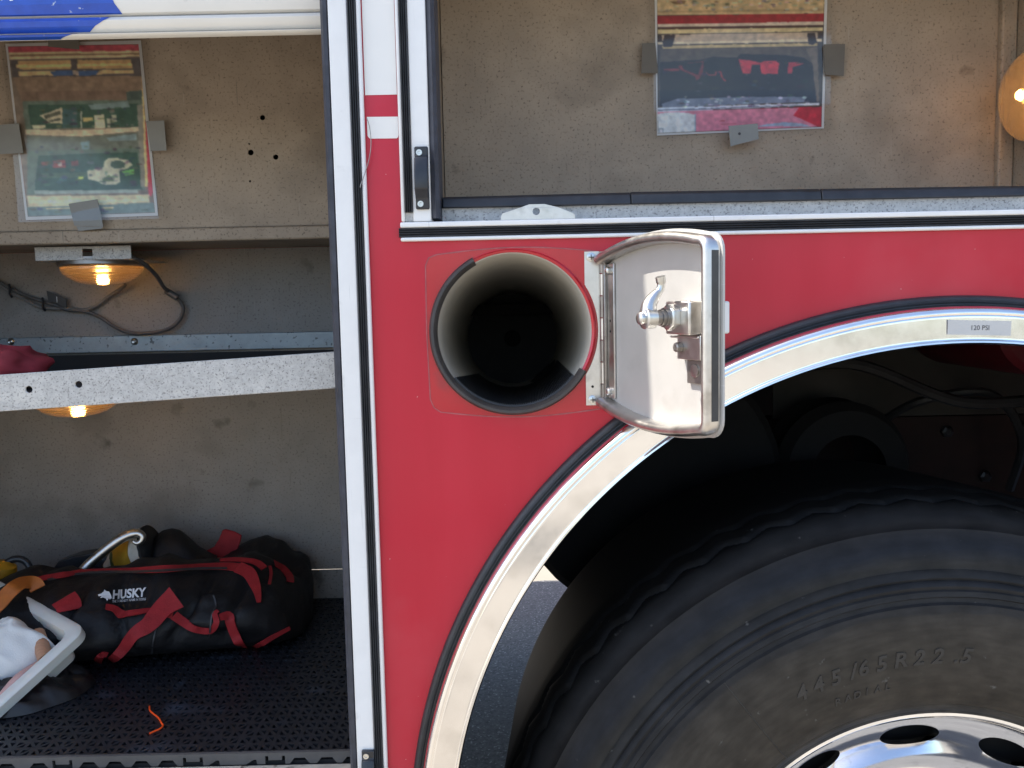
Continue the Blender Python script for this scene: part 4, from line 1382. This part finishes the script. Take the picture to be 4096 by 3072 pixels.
o2, s2 = (2600, 0), 2.765
c_ = at(o2[0] + 1000 / s2, o2[1] + 1480 / s2, YP)
ph2 = thing('taped_photo', 'laminated photo of black bags with red straps taped above the rubber sill strip', 'photo', (c_.x, c_.y, c_.z))
sheet('paper', 'paper', ph2, [(50, -40), (1962, -60), (1922, 1420), (76, 1500)], YP, o2, s2, th=.0004)
bk = (34, 27, 26)
L2 = [
    ((66, 58, 50), [(78, -40), (1930, -50), (1896, 1405), (84, 1478)]),
    ((196, 170, 128), [(76, -40), (1930, -50), (1925, 150), (76, 172)]),
    ((172, 146, 108), [(76, 120), (1925, 100), (1925, 124), (76, 142)]),
    ((128, 100, 70), [(220, 18), (400, 8), (380, 42), (290, 56)]),
    ((150, 34, 42), [(78, 176), (1924, 152), (1922, 240), (78, 266)]),
    ((206, 190, 170), [(80, 266), (1920, 240), (1918, 276), (80, 300)]),
    ((70, 46, 40), [(80, 302), (1918, 276), (1916, 300), (80, 326)]),
    ((206, 186, 140), [(80, 326), (1914, 302), (1910, 346), (84, 380)]),
    ((186, 164, 140), [(130, 388), (1850, 356), (1846, 440), (140, 470)]),
    ((214, 196, 166), [(80, 470), (1900, 430), (1898, 464), (84, 498)]),
    ((190, 166, 116), [(130, 506), (1850, 474), (1846, 512), (140, 540)]),
    ((44, 36, 34), [(82, 390), (126, 388), (124, 458), (84, 462)]),
    ((44, 36, 34), [(160, 392), (280, 388), (240, 520), (150, 520), (140, 470)]),
    ((44, 36, 34), [(1740, 366), (1820, 362), (1842, 460), (1800, 500), (1750, 490)]),
    ((44, 36, 34), [(1862, 366), (1900, 362), (1896, 420), (1860, 424)]),
    ((86, 74, 62), [(110, 545), (1850, 520), (1850, 700), (110, 700)]),
    ((112, 96, 80), [(1720, 540), (1850, 520), (1870, 1120), (1830, 1130), (1800, 720)]),
    (bk, [(110, 690), (560, 660), (700, 630), (960, 640), (1000, 600), (1500, 610), (1700, 640), (1790, 700), (1840, 1120), (110, 1180)]),
    ((26, 21, 22), [(590, 690), (680, 650), (740, 690), (750, 780), (660, 820), (600, 780)]),
    ((130, 44, 44), [(150, 764), (320, 762), (320, 784), (160, 788)]),
    ((120, 36, 40), [(310, 730), (350, 720), (370, 770), (530, 830), (580, 690), (400, 700), (590, 676), (586, 800), (545, 870), (508, 890), (500, 850), (330, 770)]),
    ((140, 46, 46), [(600, 786), (660, 826), (720, 826), (726, 776), (740, 800), (730, 838), (650, 838)]),
    ((150, 46, 46), [(745, 790), (790, 790), (815, 870), (850, 896), (820, 902), (790, 860), (770, 812)]),
    ((188, 46, 56), [(980, 656), (1110, 670), (1216, 690), (1210, 712), (1124, 720), (1112, 816), (1026, 816)]),
    ((192, 46, 56), [(1210, 700), (1260, 676), (1390, 672), (1430, 700), (1410, 818), (1232, 820)]),
    ((180, 44, 54), [(1530, 690), (1620, 684), (1704, 706), (1580, 744), (1572, 814), (1518, 814)]),
    ((120, 96, 70), [(1060, 820), (1074, 820), (1070, 836), (1060, 836)]),
    ((24, 23, 30), [(110, 1000), (1830, 1000), (1840, 1130), (110, 1180)]),
    ((110, 116, 132), [(130, 1150), (300, 1090), (700, 1085), (1100, 1070), (1740, 1070), (1700, 1130), (140, 1190)]),
    ((206, 210, 220), [(84, 1194), (1870, 1136), (1872, 1166), (84, 1240)]),
    ((110, 120, 140), [(84, 1214), (1700, 1162), (1700, 1174), (84, 1230)]),
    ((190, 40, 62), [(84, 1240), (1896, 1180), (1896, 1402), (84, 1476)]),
    ((206, 128, 150), [(84, 1240), (1650, 1190), (1580, 1280), (1680, 1320), (1860, 1404), (84, 1476)]),  # pale pink: the laminate's sky reflection put into the print colour
    ((210, 214, 218), [(84, 1262), (180, 1242), (300, 1238), (420, 1250), (490, 1268), (492, 1460), (84, 1474)]),
    ((140, 168, 186), [(492, 1262), (504, 1262), (504, 1460), (492, 1460)]),
    ((150, 170, 192), [(1140, 1410), (1300, 1372), (1500, 1352), (1680, 1366), (1780, 1400), (1600, 1400), (1400, 1392)]),
    ((150, 160, 170), [(90, 1420), (150, 1416), (150, 1466), (92, 1470)]),
    ((210, 206, 212), [(106, 1432), (134, 1430), (134, 1466), (106, 1466)]),
    ((176, 80, 96), [(760, 1336), (824, 1334), (824, 1342), (760, 1344)]),
    ((176, 80, 96), [(780, 1370), (948, 1362), (948, 1372), (780, 1380)]),
    ((176, 70, 90), [(720, 1440), (820, 1436), (820, 1444), (720, 1448)]),
]
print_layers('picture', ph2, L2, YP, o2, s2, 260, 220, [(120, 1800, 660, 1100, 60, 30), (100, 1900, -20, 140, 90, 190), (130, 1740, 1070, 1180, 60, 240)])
curved_sheet('laminate', 'laminate', ph2, [(30, -60), (1990, -80), (1972, 1470), (30, 1548)], YP, o2, s2, lambda u, v: .0075 + .030 * max(0, v - .70) ** 2 * 6 + .0015 * math.sin(7 * u + 3 * v) * (v + .2))
for m_, pts in (('tape_dark', [(-100, 505), (45, 500), (75, 830), (-110, 832)]), ('tape_dark', [(1890, 515), (2125, 510), (2110, 862), (1905, 850)]), ('tape', [(822, 1430), (1138, 1402), (1150, 1572), (845, 1650)])):
    sheet('tape', m_, ph2, pts, YP, o2, s2, th=.0004, front=.0262 if m_ == 'tape' else .0120)
pp = at(o2[0] + 990 / s2, o2[1] + 1478 / s2, YP - .0275)
MB().lathe([(0, .0022), (.0003, 0)], pp, (0, -1, 0), 10).build('mark', 'ink', ph2)
# loose tape by the lamp
c_ = at(4075, 560, .396)
MB().add([at(4030, 545, .398), at(4120, 470, .396), at(4130, 600, .384), at(4022, 602, .391)], [(0, 1, 2, 3)]).build('wall_tape', 'tape', T)

# ------------------------------------------------------------------ floor mat
mz = .8320
FM = thing('floor_mat', 'black perforated rubber tile mat on the compartment floor', 'mat', (-.6, .3, .8003))
cw, cd = .0152, .0195
nx, ny = 20, 15


def tile_mesh(flip):
    mb = MB()
    dep = .012

    def tri(a, b, c):
        cc = (Vector(a) + Vector(b) + Vector(c)) / 3
        s = .50
        ia, ib, ic = [cc + (Vector(p) - cc) * s for p in (a, b, c)]
        lo = Vector((0, 0, -dep))
        A_, B_, C_ = Vector(a), Vector(b), Vector(c)
        mb.add([A_, B_, C_, ia, ib, ic, ia + lo, ib + lo, ic + lo],
               [(0, 1, 4, 3), (1, 2, 5, 4), (2, 0, 3, 5), (3, 4, 7, 6), (4, 5, 8, 7), (5, 3, 6, 8)])
    for j in range(ny):
        for i in range(nx):
            x0, y0 = i * cw, j * cd
            x1, y1 = x0 + cw, y0 + cd
            blk = ((i // 10) + (j // 8) + flip) % 2
            if blk:
                tri((x0, y0, 0), (x1, y0, 0), (x0, y1, 0))
                tri((x1, y0, 0), (x1, y1, 0), (x0, y1, 0))
            else:
                xm = (x0 + x1) / 2
                if (i + j) % 2:
                    tri((x0, y0, 0), (x1, y0, 0), (x1, y1, 0))
                    tri((x0, y0, 0), (x1, y1, 0), (x0, y1, 0))
                else:
                    tri((x0, y0, 0), (x1, y0, 0), (x0, y1, 0))
                    tri((x1, y0, 0), (x1, y1, 0), (x0, y1, 0))
    return mb


protos = [tile_mesh(0).build('floor_tile', 'mat_rubber', FM, origin=(0, 0, 0)), tile_mesh(1).build('floor_tile', 'mat_rubber', FM, origin=(0, 0, 0))]
first = [True, True]
for j in range(2):
    for i in range(3):
        k = (i + j) % 2
        if first[k]:
            o = protos[k]
            first[k] = False
        else:
            o = protos[k].copy()
            col.objects.link(o)
        o.parent = FM
        o.location = Vector((-.6, .3, .8003)) * -1 + Vector((-.193 - (i + 1) * nx * cw, .026 + j * ny * cd * .975, mz))
        o.scale = (1, .975, 1)
B('mat_base', 'black_flat', FM, -1.045, -.192, .026, .595, .8006, .8195)
# moulded front edge with its slots
top = [(-1.04, mz + .0005), (-.2005, mz + .0005)]
edge = []
xz = [-.2005]
bot_pts = []
slots = [('t', 525), ('t', 680), ('t', 835), ('t', 990), ('s', 1270), ('t', 1770), ('t', 1930), ('t', 2080), ('t', 230), ('s', 1490), ('t', 40)]
hs = [370, 1140, 1625]
zb0 = .8178
pts = [(-.2005, mz + .0004), (-1.04, mz + .0004), (-1.04, zb0)]
for kx in sorted([('t' if t == 't' else 's', x) for t, x in slots] + [('h', x) for x in hs], key=lambda q: q[1]):
    x = at(kx[1] / 1.4747, 3040, .022).x
    if kx[0] == 't':
        pts += [(x - .0125, zb0), (x - .0065, zb0 + .0075), (x + .0065, zb0 + .0075), (x + .0125, zb0)]
    elif kx[0] == 's':
        pts += [(x - .008, zb0), (x + .002, zb0 + .006), (x + .005, zb0 + .006), (x + .006, zb0)]
    else:
        pts += [(x - .0125, zb0), (x - .0125, zb0 + .0105), (x - .0085, zb0 + .0105), (x - .0085, zb0 + .005), (x + .0085, zb0 + .005), (x + .0085, zb0 + .0105), (x + .0125, zb0 + .0105), (x + .0125, zb0)]
pts += [(-.2005, zb0)]
MB().prism([pts], XZ(.0205), .005).build('mat_edge', 'mat_edge', FM)

# orange string on the mat
sp = []
for px, py in [(598, 2825), (600, 2842), (615, 2856), (634, 2872), (646, 2892), (652, 2902), (640, 2915), (618, 2925), (598, 2934)]:
    d = ray(px, py)
    sp.append(CAM + d * ((mz + .0012 - CAM.z) / d.z))
st = MB().tube(smooth_path(sp, 4), .0012, 6).build('string', 'orange_string', None, smooth=True, origin=sp[4])
tag(st, 'short bright orange string lying on the black mat', 'string')

# ------------------------------------------------------------------ tool bag
def bagY(px, py, Y):
    return at(100 + px / 1.9235, 2050 + py / 1.9235, Y)


nx_, na = 80, 48
X0, X1 = -.870, -.362
bv = []


def bag_pt(s, a):
    """s along the bag 0..1, a round the section (0 = front, 90 = top)"""
    x = X0 + (X1 - X0) * s
    e = min(1.0, max(0.0, (1 - s) / .16))
    endf = math.sqrt(max(0.0, 1 - (1 - e) ** 2)) if e < 1 else 1.0
    e2 = min(1.0, s / .08)
    endf *= math.sqrt(max(0.0, 1 - (1 - e2) ** 2)) if e2 < 1 else 1.0
    yc = .395 + .050 * s
    hy = .190 - .060 * s
    hz = .0605 + .008 * math.sin(PI * s)
    ca, sa = math.cos(a), math.sin(a)
    n_ = 2.9
    r_ = (abs(ca) ** n_ + abs(sa) ** n_) ** (-1 / n_)
    y = -ca * r_ * hy * (0.35 + .65 * endf)
    z = sa * r_ * hz * (.25 + .75 * endf)
    # front face slopes back towards the top, sagging side
    if z > 0:
        y += z * .55
    zz_ = mz + .0015 + hz * (.25 + .75 * endf) + z
    p = Vector((x, yc + y, zz_))
    q = noise.noise(Vector((x * 11, p.y * 10, p.z * 18))) * .018 + noise.noise(Vector((x * 34, p.y * 30, p.z * 44 + 5))) * .007
    q += -abs(noise.noise(Vector((x * 17 + 3 + p.z * 12, p.z * 20, 1.5)))) * .016 + .004
    nr = Vector((0, -ca / hy, sa / hz)).normalized()
    for s0, sl, dp, wd_ in ((.36, .05, .012, .014), (.53, -.06, .016, .016), (.69, .07, .016, .014), (.83, .03, .012, .012), (.22, -.05, .010, .014)):
        if sa < .75:
            dd_ = (s - s0 - sl * sa) / wd_
            q -= dp * math.exp(-dd_ * dd_) * (1 if ca > 0 else 0) * max(0, ca) ** .5
    q -= .007 * math.exp(-((a if a < PI else a - 2 * PI) - .20 - .25 * math.sin(s * 9)) ** 2 / .010)
    if sa > -.5:
        p += nr * q * min(1, endf + .3)
    # slack opening along the top
    aw = min(1, max(0, (a - R(74)) / R(16))) * min(1, max(0, (R(215) - a) / R(20)))
    sw = min(1, max(0, (.76 - s) / .14)) * min(1, s / .06)
    p.z -= .055 * aw * sw * (3 * aw - 2 * aw * aw if aw < 1 else 1)
    dt = (a - R(98)) / R(14)
    p.z -= .014 * math.exp(-dt * dt) * (1 - sw) * endf
    if p.z < mz + .0008:
        p.z = mz + .0008
    return p


for i in range(nx_ + 1):
    for k in range(na):
        bv.append(bag_pt(i / nx_, 2 * PI * k / na))
bf = [(i * na + k, i * na + (k + 1) % na, (i + 1) * na + (k + 1) % na, (i + 1) * na + k) for i in range(nx_) for k in range(na)]
bf += [tuple(range(na)), tuple(nx_ * na + k for k in range(na))]
bagO = Vector((-.6, .43, mz))
BAG = thing('tool_bag', 'slumped black canvas tool bag with red straps and HUSKY lettering on the mat', 'bag', bagO)
bagm = MB().add(bv, bf)
body = bagm.build('body', 'bag_black', BAG, smooth=True, autos=False)
bvh = BVHTree.FromPolygons(bagm.v, bagm.f)


def onbag(px, py, off=.002, sc=1.9235, org=(100, 2050)):
    X, Y_ = org[0] + px / sc, org[1] + py / sc
    d = ray(X, Y_).normalized()
    h, n_, i_, ds = bvh.ray_cast(CAM, d)
    if h is None:
        q = bvh.find_nearest(at(X, Y_, .42))
        h, n_ = q[0], q[1]
        h = at(X, Y_, h.y)
        n_ = Vector((0, -1, .3)).normalized()
    if n_.dot(d) > 0:
        n_ = -n_
    n_ = (n_ + Vector((0, -.6, .4))).normalized()
    return h + n_ * off - d * off, n_


def strap(pts, w, name='strap', off=.0025, m='bag_red', n=5, th=.0018):
    q = [onbag(x, y, off) for x, y in pts]
    P = smooth_path([a for a, b in q], n)
    Nn = smooth_path([b for a, b in q], n)
    if isinstance(w, (list, tuple)):
        W_ = []
        for i in range(len(w) - 1):
            W_ += [w[i] + (w[i + 1] - w[i]) * k / n for k in range(n)]
        W_.append(w[-1])
    else:
        W_ = w
    return MB().ribbon(P, W_, [Vector(v) for v in Nn], th).build(name, m, BAG, smooth=True)


# piping along the mouth, then down the right end
strap([(-20, 560), (120, 520), (300, 490), (440, 468), (640, 455), (850, 455), (1100, 440), (1350, 428), (1560, 425), (1680, 440)], [.008, .010, .012, .010, .006, .011, .013, .014, .016, .018], 'piping')
strap([(1640, 430), (1720, 470), (1765, 540), (1790, 620), (1800, 700)], [.020, .021, .018, .012, .006], 'piping')
strap([(1500, 378), (1600, 372), (1720, 380), (1790, 400), (1840, 440)], [.006, .009, .010, .012, .012], 'piping')
strap([(1915, 400), (1980, 440), (2030, 500), (2040, 545)], [.014, .014, .013, .012], 'piping')
strap([(1880, 420), (1890, 480), (1880, 560)], .005, 'piping')
strap([(180, 530), (440, 482), (640, 470), (850, 468), (1100, 455), (1350, 443), (1560, 440)], .004, 'zip_tape', off=.003, m='zip_grey')
strap([(1450, 640), (1470, 720), (1440, 800), (1420, 950), (1400, 1080)], .0022, 'seam', off=.0015, m='zip_grey')
strap([(1010, 900), (985, 1000), (980, 1080)], .0022, 'seam', off=.0015, m='zip_grey')
# handle strap across the front
strap([(1170, 660), (1080, 740), (960, 850), (850, 945), (760, 1040), (690, 1105), (640, 1140), (600, 1170)], [.040, .033, .024, .020, .016, .014, .014, .012], 'strap', off=.006)
strap([(625, 735), (680, 750), (740, 790), (800, 785), (880, 775), (960, 765), (1040, 775), (1140, 790)], [.010, .011, .014, .010, .010, .009, .009, .010], 'strap')
strap([(1150, 790), (1220, 850), (1300, 885), (1380, 905), (1440, 895), (1475, 850), (1465, 790), (1490, 762)], [.014, .013, .011, .010, .010, .009, .008, .006], 'strap')
strap([(1500, 810), (1560, 800), (1590, 850), (1620, 940), (1660, 1010), (1720, 1035), (1800, 1010), (1900, 955), (2030, 890)], [.010, .014, .016, .014, .014, .012, .010, .008, .006], 'strap')
strap([(300, 670), (330, 710), (340, 760)], [.036, .036, .034], 'strap')
strap([(640, 1085), (600, 1085), (570, 1120), (555, 1190), (530, 1235), (470, 1260), (380, 1290), (260, 1325)], [.008, .010, .012, .013, .013, .012, .011, .010], 'strap')
strap([(650, 1130), (655, 1180), (640, 1240), (600, 1290), (565, 1275), (570, 1250)], [.010, .011, .011, .010, .009, .008], 'strap')
for x in (400, 450, 505):
    strap([(x, 1150), (x + 24, 1170), (x + 26, 1200), (x + 6, 1222)], .006, 'stitching')
strap([(290, 1210), (330, 1196), (360, 1190)], [.014, .016, .016], 'logo_tab', m='print_grey')
strap([(375, 1205), (390, 1200), (405, 1196)], [.006, .015, .006], 'logo_tab', m='print_grey')
# red grab tab behind
gt = [bagY(x, y, .528) for x, y in [(1372, 306), (1450, 268), (1482, 215), (1505, 148), (1530, 140), (1600, 158), (1656, 186), (1650, 230), (1628, 300), (1560, 345), (1440, 345)]]
MB().prism([[(p.x, p.z) for p in gt]], lambda u, v, w: Vector((u, .528 + w + .25 * (v - gt[0].z), v)), .004).build('grab_tab', 'bag_red', BAG, bevel=.0012)


def bag_text(s, px0, py0, px1, hpx, slope, bold=0, m='print_grey', shear=.1, name='lettering'):
    tv, tf = text_geo(s, 1.0, bold, shear)
    wmax = max(v.x for v in tv)
    hmax = max(v.y for v in tv)
    pts = []
    for v in tv:
        x = px0 + v.x / wmax * (px1 - px0)
        y = py0 - v.y / hmax * hpx + slope * (x - px0)
        pts.append(onbag(x, y, .0016)[0])
    MB().add(pts, tf).build(name, m, BAG)


bag_text('HUSKY', 668, 668, 936, 68, -.085, bold=.035)
bag_text('THE TOUGHEST NAME IN TOOLS', 668, 697, 934, 19, -.075, bold=.01)
# dog-head emblem beside the lettering (simple pointed head with ears)
emb = [(562, 634), (590, 625), (606, 612), (612, 596), (628, 610), (645, 612), (662, 640), (668, 662), (655, 672), (640, 668), (632, 684), (622, 664), (600, 656), (580, 660), (592, 646), (568, 646)]
tri = tessellate_polygon([[Vector((x, y, 0)) for x, y in emb]])
MB().add([onbag(x, y, .0016)[0] for x, y in emb], [tuple(t) for t in tri]).build('emblem', 'print_grey', BAG)

# ---- things sticking out of the bag
gp = bagY(760, 440, .47)
RG = thing('rolled_gear', 'yellow gear with white webbing bands and black collar stuffed in the tool bag', 'gear', (gp.x, gp.y, gp.z - .02))
A0, A1 = bagY(600, 425, .490), bagY(985, 300, .490)
axv = (A1 - A0).normalized()
ln = (A1 - A0).length


def gear(name, m, t0, t1, r0, r1, bump=0.0, n=14, seg=40):
    mb = MB()
    pf = []
    for i in range(n + 1):
        t = i / n
        pf.append((ln * (t0 + (t1 - t0) * t), r0 + (r1 - r0) * t))
    pf = [(pf[0][0], 0)] + pf + [(pf[-1][0], 0)]
    mb.lathe(pf, A0, axv, seg)
    if bump:
        mb.v = [p + Vector((noise.noise(p * 90), noise.noise(p * 90 + Vector((7, 0, 0))), noise.noise(p * 90 + Vector((0, 9, 0))))) * bump for p in mb.v]
    return mb.build(name, m, RG, smooth=True, autos=False)


gear('webbing_band', 'white_web', .10, .30, .014, .026, .002)
gear('green_band', 'green_dark', .29, .38, .0255, .030)
gear('yellow_body', 'yellow', .37, .79, .0295, .042, .0015)
gear('webbing_band', 'white_web', .77, .97, .044, .049, .002)
gear('collar', 'black_flat', .96, 1.01, .0475, .048)
fl = MB()
vs_ = []
n1, n2 = 26, 14
for i in range(n1 + 1):
    t = i / n1
    px = 975 + (1480 - 975) * t
    TPS = [(975, 330), (985, 230), (1010, 175), (1060, 136), (1130, 120), (1200, 136), (1270, 195), (1340, 260), (1420, 305), (1480, 330)]
    topy = 330
    for (xa, ya), (xb, yb) in zip(TPS, TPS[1:]):
        if xa <= px <= xb:
            topy = ya + (yb - ya) * (px - xa) / (xb - xa)
    for k in range(n2 + 1):
        q = k / n2
        yy = 470 + (topy - 470) * math.sin(q * PI / 2)
        vs_.append(bagY(px, yy, .450 + .07 * (1 - math.cos(q * PI / 2))))
fl.add(vs_, [(i * (n2 + 1) + k, i * (n2 + 1) + k + 1, (i + 1) * (n2 + 1) + k + 1, (i + 1) * (n2 + 1) + k) for i in range(n1) for k in range(n2)])
fl.build('bag_flap', 'bag_black', BAG, smooth=True, autos=False)

hk = smooth_path([bagY(410, 500, .420), bagY(440, 455, .420), bagY(500, 390, .425), bagY(580, 320, .430), bagY(660, 255, .435), bagY(740, 200, .440), bagY(810, 168, .445), bagY(870, 160, .448), bagY(903, 185, .448), bagY(895, 220, .446), bagY(862, 236, .444), bagY(832, 222, .443)], 5)
ho = hk[0]
H = MB().tube(hk, [.0085 if i < 34 else .0075 - .004 * min(1, (i - 34) / 20) for i in range(len(hk))], 12).build('pry_hook', 'steel', None, smooth=True, origin=ho)
tag(H, 'curved shiny metal hook handle leaning out of the tool bag', 'hook')
dt_ = MB()
prs = [[(185, 470), (235, 430), (250, 470), (240, 490)], [(240, 430), (300, 350), (420, 310), (560, 290), (640, 330), (700, 300), (720, 345), (640, 420), (560, 430), (470, 470), (300, 480), (258, 470)]]
for pl_ in prs:
    w = [bagY(x, y, .50) for x, y in pl_]
    dt_.prism([[(p.x, p.z) for p in w]], XZ(.480), .035)
DT = dt_.build('power_tool', 'black_plastic', None, bevel=.006, segs=3, origin=bagY(400, 480, .50))
tag(DT, 'dark plastic tool lying behind the shiny hook at the back wall', 'tool')

# ------------------------------------------------------------------ plastic tub with rag
C0 = at(348, 2515, .22)
Bk = at(-60, 2292, .36)
ea = (Bk - C0).normalized()
eb = at(80, 2735, .15) - C0
eb = (eb - ea * eb.dot(ea)).normalized()
en = ea.cross(eb)
if en.z < 0:
    en = -en
TB = thing('plastic_tub', 'cloudy white plastic tub of rags tilted beside the tool bag', 'tub', C0 + ea * .15 + eb * .08 - en * .055)


def TP(u, v, w):
    return C0 + ea * u + eb * v + en * w


def rrect(u0, u1, v0, v1, r, n=6):
    P = []
    for cx_, cv_, a0 in ((u1 - r, v1 - r, 0), (u0 + r, v1 - r, 90), (u0 + r, v0 + r, 180), (u1 - r, v0 + r, 270)):
        for i in range(n + 1):
            a = R(a0 + 90 * i / n)
            P.append((cx_ + r * math.cos(a), cv_ + r * math.sin(a)))
    return P


tu, tw = .34, .175
lay = [(.000, -.014, .020), (.000, 0.0, .020), (.002, .002, .020), (.010, .003, .018), (.018, .001, .016), (.020, -.004, .015), (.026, -.046, .014)]
lay2 = [(.0235, -.048, .013), (.0175, -.006, .016), (.003, -.006, .019), (.003, -.014, .019)]
mbt = MB()
rings = [[TP(u, v, h) for u, v in rrect(i_, tu - i_, i_, tw - i_, r_)] for i_, h, r_ in lay]
nr = len(rings[0])
vs_ = [p for rg in rings for p in rg]
fs = [(i * nr + k, i * nr + (k + 1) % nr, (i + 1) * nr + (k + 1) % nr, (i + 1) * nr + k) for i in range(len(rings) - 1) for k in range(nr)]
fs.append(tuple((len(rings) - 1) * nr + k for k in range(nr)))
mbt.add(vs_, fs)
rings = [[TP(u, v, h) for u, v in rrect(i_, tu - i_, i_, tw - i_, r_)] for i_, h, r_ in lay2]
vs_ = [p for rg in rings for p in rg]
mbt.add(vs_, [(i * nr + k, i * nr + (k + 1) % nr, (i + 1) * nr + (k + 1) % nr, (i + 1) * nr + k) for i in range(len(rings) - 1) for k in range(nr)] + [tuple(range(nr))])
mbt.build('tub_body', 'tub', TB, smooth=True)
# rag
RGo = TP(.17, .10, 0)
mbr = MB()
n = 90
vs_ = []
for j in range(n + 1):
    for i in range(n + 1):
        u, v = i / n, j / n
        uu, vv = .042 + .28 * u, .036 + .210 * v
        pq = Vector((u * 3.2, v * 2.6, 0))
        rd = 1 - abs(noise.noise(pq * 1.0 + Vector((1.2, 4.4, 0)))) * 2
        r2 = 1 - abs(noise.noise(pq * 2.3 + Vector((8.2, 1.4, 0)))) * 2
        h = .010 + .024 * max(0, rd) ** 1.5 + .008 * max(0, r2) ** 2 + .004 * noise.noise(pq * 6)
        ed = min(u, 1 - u, v * 1.5) / .12
        h = -.020 + (h + .020) * min(1, max(0, ed)) ** .5
        if vv > tw - .01:
            h -= (vv - tw + .01) * .95
        vs_.append(TP(uu + .02 * noise.noise(pq * 1.5), vv + .015 * noise.noise(pq * 1.7 + Vector((5, 5, 0))), h))
mbr.add(vs_, [(j * (n + 1) + i, j * (n + 1) + i + 1, (j + 1) * (n + 1) + i + 1, (j + 1) * (n + 1) + i) for j in range(n) for i in range(n)])
rg = mbr.build('rag', 'rag', None, smooth=True, autos=False, origin=RGo)
tag(rg, 'crumpled white cotton rag heaped in the plastic tub', 'rag')
wh = MB().tube([TP(.024, .060, -.012), TP(.075, .038, -.006)], .011, 14).build('wooden_stick', 'wood', None, smooth=True, origin=TP(.05, .05, -.022))
tag(wh, 'reddish brown wooden stick lying in the corner of the plastic tub', 'stick')
pk = MB().tube(smooth_path([TP(.022, .135, -.012), TP(.026, .10, -.008), TP(.030, .065, -.020)], 4), .009, 12).build('pink_cloth', 'pink', None, smooth=True, autos=False, origin=TP(.03, .1, -.02))
tag(pk, 'pinkish cloth roll along the short wall of the plastic tub', 'cloth')


def c5(px, py, Y):
    return at(px / 2.2114, 2250 + py / 2.2114, Y)


os_ = smooth_path([c5(-80, 430, .235), c5(0, 360, .245), c5(60, 290, .255), c5(130, 222, .265), c5(190, 188, .28), c5(260, 182, .295), c5(310, 195, .30), c5(335, 235, .30)], 5)
ow = MB().ribbon(os_, .022, Vector((.3, -.7, .6)), .003).build('webbing_strap', 'orange_web', None, smooth=True, origin=os_[10])
tag(ow, 'orange webbing strap looped over the rim of the plastic tub', 'strap')
# brown and black bits behind the tub
kb = c5(15, 80, .42)
k1 = MB().lathe([(-.05, 0), (-.05, .02), (-.02, .026), (.01, .022), (.018, .01), (.018, 0)], kb, (.2, 0, 1), 20).build('brass_fitting', 'yellow', None, smooth=True, origin=kb + Vector((0, 0, -.05)))
tag(k1, 'brownish yellow fitting standing behind the plastic tub', 'fitting')
kr = c5(150, 100, .43)
rp = [kr + Vector((math.cos(a) * .022, .004 * math.sin(2 * a), math.sin(a) * .026)) for a in [2 * PI * i / 28 for i in range(29)]]
k2 = MB().tube(rp, .006, 10, caps=False).build('rubber_ring', 'black_plastic', None, smooth=True, origin=kr)
tag(k2, 'black rubber ring standing behind the plastic tub', 'ring')

# dark plastic sack under the tub
vs_ = []
nr_, na_ = 30, 96
for j in range(nr_ + 1):
    for k in range(na_):
        rr = j / nr_
        th_ = 2 * PI * k / na_
        rim_ = 1 + .10 * noise.noise(Vector((math.cos(th_) * 2, math.sin(th_) * 2, 4)))
        u, v = rr * rim_ * math.cos(th_), rr * rim_ * math.sin(th_)
        hh = max(0, 1 - rr ** 2.5) ** .6 * .042
        hh *= 1 + .45 * noise.noise(Vector((u * 2.5 + v, v * 5 - u, .3)))
        hh -= abs(noise.noise(Vector((u * 4 + v * 2, v * 8, 2.2)))) * .032 * (hh / .04)
        vs_.append(Vector((-.765 + u * .135, .215 + v * .095, mz + .0012 + max(0, hh))))
sk = MB().add(vs_, [(j * na_ + k, j * na_ + (k + 1) % na_, (j + 1) * na_ + (k + 1) % na_, (j + 1) * na_ + k) for j in range(nr_) for k in range(na_)]).build('plastic_sack', 'tarp', None, smooth=True, autos=False, origin=(-.765, .215, mz))
tag(sk, 'dark brown plastic sack crumpled under the plastic tub', 'sack')

# dark red cloth on the shelf
mbc = MB()
vs_ = []
ce = at(-40, 1455, .10)
zf = SH(ce.x) - .045 + .0205
n, m2 = 20, 28
for j in range(n + 1):
    for k in range(m2):
        th_, ph_ = PI * j / n, 2 * PI * k / m2
        d = Vector((math.sin(th_) * math.cos(ph_), math.sin(th_) * math.sin(ph_), math.cos(th_)))
        r_ = 1 + .25 * noise.noise(d * 2.2) + .12 * noise.noise(d * 5)
        p = Vector((ce.x + d.x * r_ * .062, .115 + d.y * r_ * .045, zf + .030 + d.z * r_ * .030))
        p.z = max(p.z, zf + .0005)
        vs_.append(p)
mbc.add(vs_, [(j * m2 + k, j * m2 + (k + 1) % m2, (j + 1) * m2 + (k + 1) % m2, (j + 1) * m2 + k) for j in range(n) for k in range(m2)])
rc = mbc.build('cloth_bundle', 'dark_red_cloth', None, smooth=True, autos=False, origin=(ce.x, .115, zf))
tag(rc, 'dark red cloth bundle lying on the galvanised shelf', 'cloth')

bpy.context.view_layer.update()
